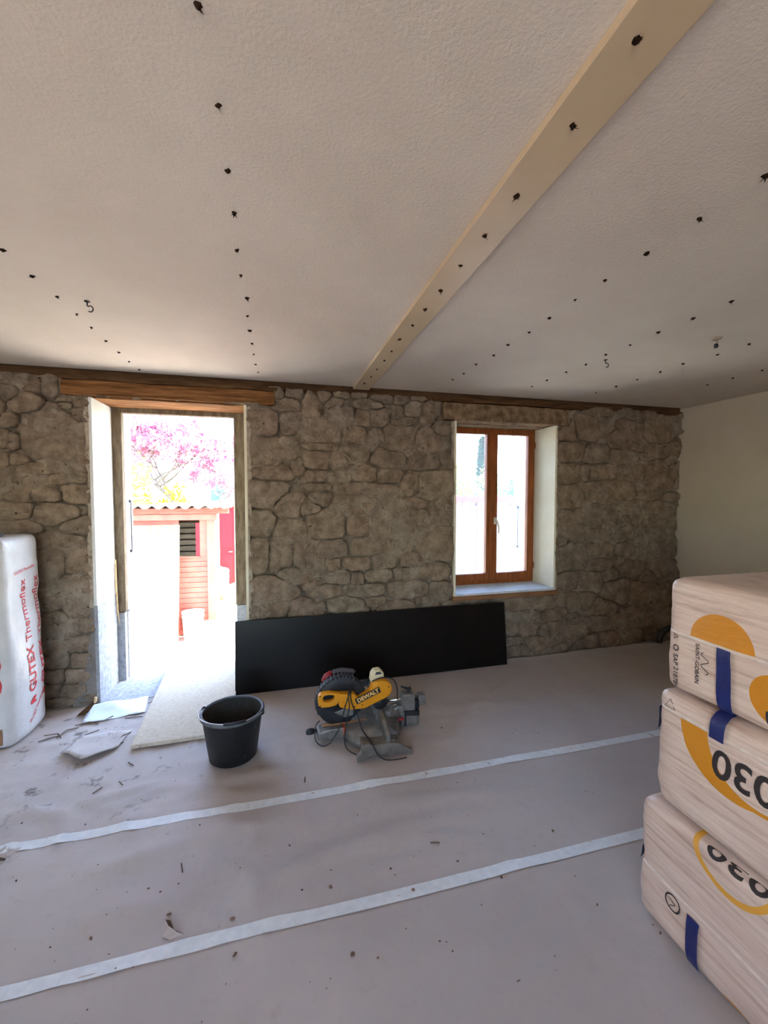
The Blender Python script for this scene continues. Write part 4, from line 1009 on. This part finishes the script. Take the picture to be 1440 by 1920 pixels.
MB().lathe([(0, -.036), (.02, -.036), (.026, -.03), (.026, .03), (0, .03)], gc, 18, axis='y').build('arbor', M['alu'], t)
MB().prism([(.335, .19), (.46, .225), (.455, .16), (.40, .15)], 2.535, 2.545).build('guard_bracket', M['alu'], t, bevel=.003)
yel = [(.362, .322), (.46, .312), (.482, .278), (.555, .318), (.57, .355), (.60, .372), (.64, .378), (.672, .368), (.694, .345), (.699, .306), (.682, .278), (.655, .262), (.52, .212), (.44, .215), (.40, .226), (.362, .240)]
MB().prism(yel, 2.492, 2.548).build('belt_housing', M['yellow'], t, bevel=.009, seg=3)
# handle loop
ho = [(.232, .292), (.236, .322), (.25, .335), (.30, .338), (.366, .325), (.372, .285), (.345, .252), (.30, .246), (.25, .248), (.236, .262)]
hi = [(.262, .296), (.264, .312), (.274, .322), (.302, .323), (.330, .318), (.333, .300), (.322, .285), (.30, .280), (.275, .281), (.264, .287)]
m = MB(); n = len(ho)
for y0, fl in ((2.498, 0), (2.538, 1)):
    m.add([(a, y0, b_) for a, b_ in ho] + [(a, y0, b_) for a, b_ in hi], [(i, (i + 1) % n, n + (i + 1) % n, n + i) for i in range(n)])
o2 = 2 * n
m.f += [[i, (i + 1) % n, o2 + (i + 1) % n, o2 + i] for i in range(n)] + [[n + i, n + (i + 1) % n, o2 + n + (i + 1) % n, o2 + n + i] for i in range(n)]; m.sm += [False] * (2 * n)
bmv = m; o = bmv.build('handle_loop', M['yellow'], t, bevel=.008, seg=3)
MB().prism([(.305, .322), (.345, .318), (.338, .306), (.315, .309)], 2.508, 2.528).build('trigger', M['sawblack'], t, bevel=.003)
# nameplate
th = math.radians(21.5); pc = (.541, 2.4905, .2955)
Mp = Matrix.Translation(pc) @ Matrix(((math.cos(th), 0, -math.sin(th), 0), (0, 1, 0, 0), (math.sin(th), 0, math.cos(th), 0), (0, 0, 0, 1)))
plate = MB().box(-.083, .083, -.0015, .004, -.0185, .0185, Mp).build('name_plate', M['sawblack'], t)
M['plateyellow'] = pmat('plate_lettering', (240, 190, 110), rough=.5)
v, f = TEXT['dewalt']
MB().add([Mp @ Vector((a, -.0028, b_)) for a, b_, _ in v], f).build('plate_text', M['plateyellow'], plate, normals=False)
m = MB()
for a, b_ in ((.675, .335), (.455, .235), (.395, .245), (.245, .325), (.245, .262), (.505, .24)): m.lathe([(0, -.002), (.004, -.002), (.004, .002)], (a, 2.492, b_), 8, axis='y')
m.build('housing_screws', M['sawblack'], t)
# motor, carrying grip, cap
MB().lathe([(0, -.01), (.03, -.01), (.038, .0), (.038, .10), (.03, .112), (0, .112)], (.60, 2.55, .30), 20, axis='y').build('motor_body', M['sawblack'], t)
MB().lathe([(0, -.015), (.046, -.012), (.05, 0), (.05, .03), (.044, .04), (0, .04)], (.625, 2.515, .235), 20, axis='y').build('pivot_hub', M['sawblack'], t)
MB().tube([(.31, 2.64, .365), (.35, 2.65, .398), (.40, 2.65, .404), (.47, 2.64, .396), (.482, 2.635, .385)], [.016, .018, .018, .016, .012], 10).build('carry_grip', M['grip'], t)
MB().tube([(.275, 2.64, .35), (.298, 2.64, .378), (.335, 2.645, .398)], [.012, .021, .019], 10).build('motor_end_cap', M['redp'], t)
MB().prism([(.568, .352), (.575, .40), (.592, .425), (.632, .428), (.655, .405), (.66, .36)], 2.535, 2.60).build('motor_cap', M['capm'], t, bevel=.010, seg=3)
MB().prism([(.597, .402), (.603, .418), (.628, .419), (.64, .404)], 2.532, 2.5352).build('cap_vent', M['grip'], t)
MB().tube([(.46, 2.60, .335), (.52, 2.59, .345), (.575, 2.58, .352)], .012, 8).build('guard_link', M['sawblack'], t)
MB().prism([(.455, .30), (.56, .335), (.56, .35), (.48, .345), (.45, .325)], 2.55, 2.60).build('guard_arm', M['sawblack'], t, bevel=.004)
# rails and rear bracket
for z, y_ in ((.192, 2.595), (.152, 2.60)):
    MB().tube([(.64, y_, z), (.935, y_, z)], .0125, 14).build('rail', M['steel'], t)
MB().prism([(.775, .085), (.785, .225), (.80, .232), (.862, .230), (.878, .215), (.88, .10), (.86, .085)], 2.565, 2.635).build('rail_clamp', M['alu'], t, bevel=.008, seg=3)
MB().prism([(.908, .142), (.905, .21), (.952, .212), (.957, .145)], 2.57, 2.63).build('rail_end_cap', M['alu'], t, bevel=.006)
MB().prism([(.878, .125), (.91, .12), (.91, .175), (.878, .178)], 2.574, 2.626).build('rail_collar', M['sawblack'], t, bevel=.003)
m = MB().tube([(.842, 2.60, .225), (.842, 2.60, .255)], .012, 10); m.tube([(.842, 2.60, .252), (.81, 2.59, .268), (.785, 2.585, .282)], [.012, .008, .006], 8); m.tube([(.842, 2.6, .252), (.858, 2.6, .258)], .011, 8)
m.build('clamp_lever', M['sawblack'], t)
MB().prism([(.66, .085), (.76, .06), (.80, .10), (.80, .16), (.76, .165), (.70, .13)], 2.56, 2.64).build('bevel_arm', M['alu'], t, bevel=.008)
MB().lathe([(0, -.055), (.045, -.055), (.055, -.045), (.055, .05), (0, .05)], (.715, 2.60, .105), 24, axis='x').build('bevel_knuckle', M['alu'], t)
MB().prism([(.775, .028), (.90, .022), (.905, .062), (.895, .112), (.79, .118)], 2.555, 2.64).build('bevel_housing', M['alu'], t, bevel=.008)
MB().prism([(.795, .098), (.903, .085), (.905, .118), (.80, .126)], 2.551, 2.644).build('housing_band', M['sawblack'], t, bevel=.003)
MB().box(.80, .812, 2.550, 2.556, .03, .098).build('housing_seam', M['sawblack'], t)
MB().tube([(.757, 2.548, .08), (.79, 2.545, .085)], .010, 10).build('bevel_pin', M['redp'], t)
MB().prism([(.60, .10), (.635, .10), (.67, .17), (.655, .20), (.61, .19)], 2.53, 2.546).build('slide_arm', M['alu'], t, bevel=.004)
# cables
def smooth(P, k=5):
    out = []; P = [Vector(p) for p in P]
    for i in range(len(P) - 1):
        p0, p1, p2, p3 = P[max(i - 1, 0)], P[i], P[i + 1], P[min(i + 2, len(P) - 1)]
        for q in range(k):
            u = q / k; out.append(0.5 * ((2 * p1) + (p2 - p0) * u + (2 * p0 - 5 * p1 + 4 * p2 - p3) * u * u + (3 * p1 - p0 - 3 * p2 + p3) * u ** 3))
    return out + [P[-1]]
MB().tube(smooth([(.46, 2.56, .35), (.43, 2.49, .34), (.40, 2.475, .27), (.375, 2.47, .19), (.35, 2.46, .12), (.30, 2.45, .055), (.25, 2.47, .03), (.215, 2.52, .05), (.225, 2.56, .11), (.25, 2.59, .12)]), .0035, 6).build('power_cable', M['sawblack'], t)
MB().tube(smooth([(.455, 2.56, .352), (.415, 2.485, .32), (.42, 2.472, .25), (.405, 2.47, .17), (.39, 2.46, .10), (.385, 2.44, .05), (.40, 2.40, .024), (.46, 2.33, .02), (.52, 2.31, .022)]), .0035, 6).build('power_cable', M['sawblack'], t)
MB().tube(smooth([(.45, 2.555, .352), (.43, 2.48, .30), (.445, 2.475, .24), (.47, 2.47, .19), (.49, 2.44, .12), (.50, 2.40, .11), (.52, 2.30, .112), (.545, 2.272, .06), (.59, 2.262, .022), (.66, 2.25, .019), (.72, 2.255, .018)]), .0035, 6).build('power_cable', M['sawblack'], t)
MB().tube(smooth([(.575, 2.53, .365), (.63, 2.52, .385), (.69, 2.53, .375), (.73, 2.54, .34), (.748, 2.55, .28), (.752, 2.56, .21)]), .004, 6).build('motor_cable', M['sawblack'], t)

# ------------------------------------------------------------------ outside: yard
GZ0 = -0.6
M['yard'] = pmat('pale_yard', (214, 202, 184), (226, 214, 198), scale=2, rough=.95, bump=.2, bscale=30, spec=.1)
M['lawn'] = pmat('garden_grass', (96, 116, 56), (138, 150, 84), scale=3, rough=1, bump=.5, bscale=30)
structure(MB().box(-40, 40, -40, 9.9, GZ0 - .2, GZ0).build('yard_ground', M['yard']))
structure(MB().box(-60, 80, 9.9, 120, GZ0 - .25, GZ0 - .02).build('garden_ground', M['lawn']))
t = structure(thing('door_step', None, None, (-.76, 4.2, GZ0)))
for k in range(2): MB().box(-1.35, -.15, WT + .002, WT + .56 - .28 * k, GZ0, GZ0 + .2 + .2 * k).build('step', M['cement'], t, bevel=.01)

M['pink'] = pmat('faded_red_paint', (178, 96, 82), (194, 112, 96), scale=5, rough=.8, bump=.3, bscale=40)
M['pinkdk'] = pmat('weathered_fascia', (136, 76, 64), (164, 98, 82), scale=9, rough=.9, bump=.4, bscale=30, stretch=(.5, 3, 5))
M['red'] = pmat('red_door_paint', (180, 18, 34), (190, 24, 40), scale=4, rough=.5)
M['ply'] = pmat('plywood_face', (170, 116, 88), (184, 132, 102), scale=3, rough=.75, stretch=(4, 1, .5), bump=.05, bscale=30)
M['roofsheet'] = pmat('fibre_cement_sheet', (150, 138, 126), (174, 162, 150), scale=12, rough=.95, bump=.3, bscale=50)
M['shedboard'] = pmat('grey_shed_boards', (120, 114, 96), (150, 144, 122), scale=10, rough=.9, stretch=(1, 1, 3))  # own grey of the boards inside the shed
SY = 6.8
t = thing('garden_shed', 'faded red garden shed with corrugated roof and square opening beyond the doorway', 'shed', (-1.7, SY + .6, GZ0))
for k in range(15):
    z0 = GZ0 + .02 + k * .0795
    MB().box(-1.43, -1.031, SY + .002 * (k % 3), SY + .05, z0, z0 + .0745).build('plank', M['pink'], t, bevel=.004)
MB().box(-1.43, -1.03, SY + .03, SY + .06, GZ0, .60).build('wall_backing', M['pinkdk'], t)
MB().box(-1.031, -.909, SY - .03, SY + .09, GZ0, 1.2).build('corner_post', M['pink'], t, bevel=.006)
MB().box(-3.3, -1.43, SY, SY + .05, GZ0, 1.17).build('front_wall', M['pink'], t)
MB().box(-1.19, -1.134, SY + .0, SY + .05, .61, 1.12).build('red_jamb', M['red'], t, bevel=.003)
MB().box(-1.134, -1.031, SY, SY + .05, .60, 1.17).build('wall_panel', M['pink'], t, bevel=.003)
MB().box(-1.44, -1.12, SY - .02, SY + .06, .585, .612).build('opening_sill', M['pinkdk'], t, bevel=.003)
MB().box(-3.3, -.88, SY - .06, SY + .04, 1.165, 1.255).build('top_beam', M['pink'], t, bevel=.004)
MB().box(-3.4, -.70, SY - .12, SY - .06, 1.262, 1.318).build('fascia', M['pinkdk'], t, bevel=.004)
MB().box(-3.4, -.70, SY - .16, SY - .12, 1.315, 1.345).build('fascia', M['pinkdk'], t, bevel=.004)
vs = []; fs = []; n = 160
for i in range(n + 1):
    x = -3.5 + 2.85 * i / n; z = 1.375 + .026 * math.sin(x * 2 * math.pi / .177)
    for y_, dz in ((SY - .26, 0), (SY + .72, -.01), (SY + .72, -.022), (SY - .26, -.012)): vs.append((x, y_, z + dz))
for i in range(n):
    for q in range(4): fs.append((4 * i + q, 4 * i + (q + 1) % 4, 4 * i + 4 + (q + 1) % 4, 4 * i + 4 + q))
MB().add(vs, fs, False).build('corrugated_roof', M['roofsheet'], t)
MB().box(-3.3, -.92, SY + .50, SY + .55, GZ0, 1.3).build('back_wall', M['shedboard'], t)
MB().box(-.96, -.92, SY + .09, SY + .50, GZ0, 1.3).build('side_wall', M['pinkdk'], t)
MB().box(-3.3, -3.25, SY + .05, SY + .50, GZ0, 1.3).build('side_wall', M['pinkdk'], t)
for k in range(6):
    z0 = .58 + k * .09
    MB().box(-1.75, -1.15, SY + .22 + .03 * k, SY + .24 + .03 * k, z0, z0 + .07, None).build('slat', M['shedboard'], t)
MB().box(-1.70, -1.0, SY + .1, SY + .3, .45, .56).build('shelf', M['rawwood'], t)

t = thing('plywood_sheet', 'tall plywood sheet leaning on the front of the garden shed', 'plywood', (-1.85, SY - .2, GZ0))
Mx = Matrix.Translation((0, 6.46, GZ0)) @ Matrix.Rotation(-math.atan2(.24, 1.70), 4, 'X')
MB().box(-2.45, -1.40, 0, .02, 0, 1.72, Mx).build('sheet_face', M['ply'], t, bevel=.002)
MB().box(-1.401, -1.392, .001, .019, .004, 1.715, Mx).build('sheet_edge', M['rawwood'], t)

M['pail'] = pmat('white_pail', (214, 212, 206), (228, 226, 222), scale=8, rough=.5, kind='Object', spots=((190, 186, 178), 12, .62))
M['pailgrey'] = pmat('splashed_grey_pail', (140, 146, 150), (196, 200, 202), scale=16, rough=.6, kind='Object')
def pail(label, x, y_, r, h, mat, full):
    t = thing('plaster_pail', label, 'pail', (x, y_, GZ0))
    MB().lathe([(0, .0), (r * .88, 0), (r, h - .02), (r * 1.05, h - .02), (r * 1.05, h), (r * .97, h), (r * .86, h * (.92 if full else .45)), (0, h * (.92 if full else .45))], (x, y_, GZ0), 28).build('pail_body', mat, t)
    MB().lathe([(r * 1.0, h - .07), (r * 1.035, h - .068), (r * 1.035, h - .055), (r * 1.01, h - .052)], (x, y_, GZ0), 28).build('pail_ring', mat, t)
    MB().tube([(x + (r * 1.06) * math.cos(a), y_ + r * 1.06 * math.sin(a), GZ0 + h - .06 - .05 * math.sin(a + math.pi)) for a in np.linspace(math.pi, 2 * math.pi, 16)], .004, 6).build('wire_handle', M['metal'], t)
pail('tall white plaster pail standing by the shed wall', -1.215, 6.615, .148, .42, M['pail'], True)
pail('short grey splashed plaster pail beside the white pail', -.955, 6.42, .125, .29, M['pailgrey'], False)

t = thing('red_door_outbuilding', 'low pale outbuilding with bright red panel door behind the shed', 'outbuilding', (-.9, 9.5, GZ0))
MB().box(-2.2, -1.215, 9.5, 9.6, GZ0, 1.33).build('pale_wall', M['cream'], t)
MB().box(-.885, 1.2, 9.5, 9.6, GZ0, 1.33).build('pale_wall', M['cream'], t)
dr = MB().box(-1.215, -.885, 9.52, 9.56, GZ0, 1.33).build('red_door', M['red'], t)
for z0, z1 in ((-.5, .25), (.4, 1.2)):
    MB().box(-1.165, -.935, 9.51, 9.522, z0, z1).build('door_panel', M['red'], dr, bevel=.004)
MB().box(-1.01, -.93, 9.495, 9.51, .30, .325).build('door_handle', M['metal'], dr)
MB().box(-2.3, 1.3, 9.3, 9.9, 1.33, 1.37).build('flat_roof', M['roofsheet'], t)
M['sackw'] = pmat('white_sack', (222, 218, 202), (230, 220, 184), scale=6, rough=.7, kind='Object', spots=((214, 176, 70), 5, .6))
def sack(label, x, y_, w, h, d, seed):
    vs, fs, sh = pillow(w / 2, d / 2, h / 2, .06, .02, seed, n=(10, 8, 10), wr=.02)
    t = thing('building_sack', label, 'sack', (x, y_, GZ0), 'sacks by the red door')
    MB().add([v + Vector((0, 0, h / 2)) for v in vs], fs, True).build('sack_body', M['sackw'], t, local=True)
    MB().tube([(-w * .3, 0, h), (0, .01, h + .03), (w * .3, 0, h)], [.02, .03, .02], 6).build('sack_mouth', M['sackw'], t, local=True)
sack('tall pale sack with yellow print leaning before the red door', -1.16, 9.1, .34, .62, .25, 41)
sack('squat white sack on the yard before the red door', -.80, 8.72, .40, .34, .3, 43)

# long red-capped board wall seen through the window
M['lav'] = pmat('lavender_boards', (118, 118, 126), (148, 147, 154), scale=9, rough=.9, stretch=(3, 3, .6), bump=.3, bscale=40)
M['redcap'] = pmat('red_cap_rail', (180, 30, 44), (192, 40, 54), scale=5, rough=.6)
t = thing('board_wall', 'grey board wall with red cap rail outside the window', 'fence', (4.0, 7.0, GZ0))
for k in range(18):
    x = 2.3 + k * .165
    MB().box(x, x + .155, 7.0 + .006 * (k % 2), 7.03 + .006 * (k % 2), GZ0 + .03, 1.40).build('board', M['lav'], t, bevel=.003)
for x in (2.3, 3.57, 4.6): MB().box(x, x + .09, 6.94, 7.0, GZ0, 1.41).build('post', M['pink'], t, bevel=.004)
MB().box(2.2, 5.4, 6.9, 7.1, 1.41, 1.525).build('cap_rail', M['redcap'], t, bevel=.006)
MB().box(2.25, 5.35, 6.955, 6.995, 1.28, 1.34).build('cross_rail', M['lav'], t, bevel=.004)

# ------------------------------------------------------------------ planting
M['bark'] = pmat('grey_bark', (92, 78, 72), (128, 112, 104), scale=14, rough=.95, bump=.5, bscale=30)
def petal_mat(name, cols, tr=.35):
    m, nt, N, L, b = new_mat(name)
    co = coord(nt, 'World')
    nz = N.new('ShaderNodeTexNoise'); nz.inputs['Scale'].default_value = 5; nz.inputs['Detail'].default_value = 6; L.new(co, nz.inputs['Vector'])
    rp = N.new('ShaderNodeValToRGB'); E_ = rp.color_ramp.elements
    for i, c in enumerate(cols):
        e = E_[i] if i < 2 else E_.new(.5)
        e.position = .32 + .36 * i / (len(cols) - 1); e.color = lin(c)
    L.new(nz.outputs['Fac'], rp.inputs[0]); L.new(rp.outputs[0], b.inputs['Base Color'])
    b.inputs['Roughness'].default_value = .7; b.inputs['Specular IOR Level'].default_value = .2
    tl = N.new('ShaderNodeBsdfTranslucent'); L.new(rp.outputs[0], tl.inputs[0])
    ms = N.new('ShaderNodeMixShader'); ms.inputs[0].default_value = tr; L.new(b.outputs[0], ms.inputs[1]); L.new(tl.outputs[0], ms.inputs[2])
    L.new(ms.outputs[0], N['Material Output'].inputs[0]); return m
M['magnolia'] = petal_mat('magnolia_petal', [(196, 100, 146), (224, 166, 192), (238, 208, 220)])
M['forsythia'] = petal_mat('forsythia_bloom', [(206, 172, 26), (240, 214, 60)])
M['willow'] = petal_mat('yellow_green_leaf', [(120, 130, 62), (170, 168, 90)])
M['leaf'] = petal_mat('blue_green_leaf', [(70, 100, 72), (120, 146, 112)])
M['conifer'] = petal_mat('dark_conifer_needle', [(38, 62, 46), (66, 92, 66)])
def leaf_cloud(pts, size, per, mat, name, parent, flat=False, r_=None):
    r_ = r_ or rng; P = np.repeat(np.asarray(pts, float), per, axis=0); n = len(P)
    a = r_.normal(size=(n, 3)); a /= np.linalg.norm(a, axis=1)[:, None]
    b_ = np.cross(a, r_.normal(size=(n, 3))); b_ /= np.linalg.norm(b_, axis=1)[:, None]
    c = np.cross(a, b_)
    s = size * r_.uniform(.6, 1.25, n)[:, None]
    o = P + a * s * .1
    V = np.stack([o, o + a * s * .6 + b_ * s * .32 + c * s * .1, o + a * s * 1.15, o + a * s * .6 - b_ * s * .32 + c * s * .1], 1).reshape(-1, 3)
    me = bpy.data.meshes.new(name); me.from_pydata(V.tolist(), [], [(4 * i, 4 * i + 1, 4 * i + 2, 4 * i + 3) for i in range(n)]); me.materials.append(mat)
    off = Vector(abs_loc(parent)); me.transform(Matrix.Translation(-off))
    ob = bpy.data.objects.new(name, me); C.objects.link(ob); ob.parent = parent; ob['kind'] = 'stuff'
    return ob
def grow(base, h, spread, levels, seed, r0, upward=.55, split=3):
    r = random.Random(seed); segs = []; tips = []
    def br(p, d, l, rad, lev):
        pts = [p]; q = p; dd = d
        for k in range(4):
            dd = (dd + Vector((r.gauss(0, .16), r.gauss(0, .16), r.gauss(.04, .1)))).normalized(); q = q + dd * l / 4; pts.append(q)
            if lev >= levels - 4: tips.append(tuple(q))
        segs.append((pts, rad))
        if lev < levels - 1:
            for k in range(split + (lev == 0)):
                a = r.uniform(0, 6.28); s = pts[-1] if k % 2 == 0 else pts[2 + k % 2]
                nd = (dd * upward + Vector((math.cos(a), math.sin(a), r.uniform(-.15, .7))) * spread).normalized()
                br(s, nd, l * r.uniform(.6, .82), rad * .54, lev + 1)
    br(Vector(base), Vector((.03, 0, 1)), h, r0, 0)
    return segs, tips
def branches(segs, mat, parent):
    tr_ = MB(); tr_.tube(segs[0][0], [segs[0][1] * (1 - .1 * i) for i in range(5)], 8); tr_.build('trunk', mat, parent)
    m = MB()
    for pts, rad in segs[1:]: m.tube(pts, [rad * (1 - .14 * i) for i in range(len(pts))], 4, caps=False)
    m.build('branches', mat, parent)
t = thing('magnolia_tree', 'magnolia tree in pink and white blossom behind the garden shed', 'tree', (-2.1, 14.6, GZ0))
segs, tips = grow((-2.1, 14.6, GZ0), 2.0, .95, 7, 5, .10, .62, 3)
branches(segs, M['bark'], t)
tp = np.array(tips); sel = rng.permutation(len(tp))[:9000]
leaf_cloud(tp[sel] + rng.normal(0, .05, (len(sel), 3)), .11, 4, M['magnolia'], 'blossom', t)
def bush(name, label, cat, c, rad, n, size, mat, seed, stems=9, group=None):
    t = thing(name, label, cat, (c[0], c[1], GZ0), group); r = np.random.default_rng(seed)
    u = r.normal(size=(n, 3)); u /= np.linalg.norm(u, axis=1)[:, None]; u *= (r.random(n) ** .45)[:, None]
    P = u * np.array(rad) * (1 + .25 * np.sin(u[:, :1] * 7 + seed)) + np.array(c); P = P[P[:, 2] > GZ0]
    leaf_cloud(P, size, 3, mat, 'foliage', t, r_=r)
    m = MB()
    for k in range(stems):
        e = Vector(P[k * 7 % len(P)]); b0 = Vector((c[0] + r.normal() * .08, c[1] + r.normal() * .08, GZ0)); m.tube([b0, (b0 + e) / 2 + Vector((0, 0, .1)), e], [.03, .02, .008], 5, caps=False)
    m.build('stems', M['bark'], t); return t
bush('forsythia_bush', 'bright yellow flowering bush just over the shed roof', 'bush', (-2.35, 10.55, .7), (.8, .42, 1.0), 900, .09, M['forsythia'], 1)
bush('willow_tree', 'yellow green leafing tree beside the magnolia', 'tree', (-4.3, 11.6, 1.3), (1.1, .7, 1.7), 2200, .10, M['willow'], 2)
bush('garden_tree', 'pale leafy garden tree seen through the left window pane', 'tree', (7.0, 15.0, .9), (1.2, 1.2, 1.7), 1800, .12, M['willow'], 3)
bush('garden_tree', 'blue green garden tree seen low through the right window pane', 'tree', (11.4, 19.5, .5), (1.5, 1.2, 1.5), 1700, .14, M['leaf'], 4)
bush('garden_tree', 'rounded blue green tree standing beside the tall conifer', 'tree', (12.0, 25.0, .7), (1.6, 1.4, 2.0), 1800, .16, M['leaf'], 6)
bush('garden_tree', 'small round tree on the edge of the distant hill', 'tree', (17.6, 27.0, 1.2), (1.0, 1.0, 2.4), 1500, .18, M['leaf'], 8)
bush('hedge', 'green hedge running along the garden behind the outbuilding', 'hedge', (0.5, 21, .3), (7.0, .8, 1.1), 3000, .16, M['willow'], 7)
t = thing('conifer_tree', 'tall dark narrow conifer standing over the garden trees', 'tree', (14.5, 27.5, GZ0)); r = np.random.default_rng(5)
n = 2600; hh = r.random(n); an = r.uniform(0, 6.28, n); rr = (1 - hh) ** .8 * .62 * (.55 + .45 * r.random(n)) * (1 + .2 * np.sin(hh * 40))
P = np.stack([14.5 + rr * np.cos(an), 27.5 + rr * np.sin(an), GZ0 + .5 + hh * 5.6], 1); leaf_cloud(P, .26, 3, M['conifer'], 'foliage', t, r_=r)
MB().tube([(14.5, 27.5, GZ0), (14.5, 27.5, 2), (14.5, 27.5, 5.2)], [.16, .1, .02], 8).build('trunk', M['bark'], t)

# house beyond the magnolia
M['housewall'] = pmat('white_house_wall', (210, 212, 212), (222, 224, 224), scale=2, rough=.9)
M['teal'] = pmat('teal_window_frame', (96, 150, 156), rough=.6)
M['paneblue'] = pmat('dim_pane', (84, 108, 126), rough=.1)
M['tile'] = pmat('slate_roof', (92, 108, 124), (112, 126, 142), scale=6, rough=.8)
t = thing('neighbour_house', 'white neighbouring house with teal windows behind the magnolia', 'house', (-1.0, 24, GZ0))
MB().box(-4.2, 2.4, 24, 29, GZ0, 2.7).build('house_wall', M['housewall'], t)
MB().prism([(23.6, 2.7), (29.4, 2.7), (26.5, 3.9)], -4.5, 2.7, 'x').build('house_roof', M['tile'], t)
for x in (-3.4, -1.75, .3):
    w = MB().box(x, x + .75, 23.93, 24.0, 1.2, 2.5).build('house_window', M['teal'], t)
    for a in (0, 1):
        for q in range(3): MB().box(x + .06 + a * .33, x + .36 + a * .33, 23.91, 23.935, 1.27 + q * .4, 1.61 + q * .4).build('pane', M['paneblue'], w)
# hill on the skyline
M['hill'] = pmat('wooded_hill', (60, 80, 56), (84, 102, 72), scale=.02, rough=1)
xs = np.linspace(-700, 900, 90); ys = np.linspace(0, 1, 12); vs = []; fs = []
for j, v in enumerate(ys):
    for i, x in enumerate(xs):
        hgt = (30 + 26 * fbm(np.array([x / 160.]), np.array([3.3]), 101, 3)[0] + 18 * math.exp(-((x - 330) / 130) ** 2))
        vs.append((x, 520 + 220 * v, GZ0 + hgt * math.sin(v * math.pi / 2)))
for j in range(11):
    for i in range(89): fs.append((j * 90 + i, j * 90 + i + 1, (j + 1) * 90 + i + 1, (j + 1) * 90 + i))
structure(MB().add(vs, fs, True).build('hill', M['hill'], normals=False))
structure(MB().box(-900, 1100, 120, 760, GZ0 - .6, GZ0 - .3).build('valley_ground', M['lawn']))
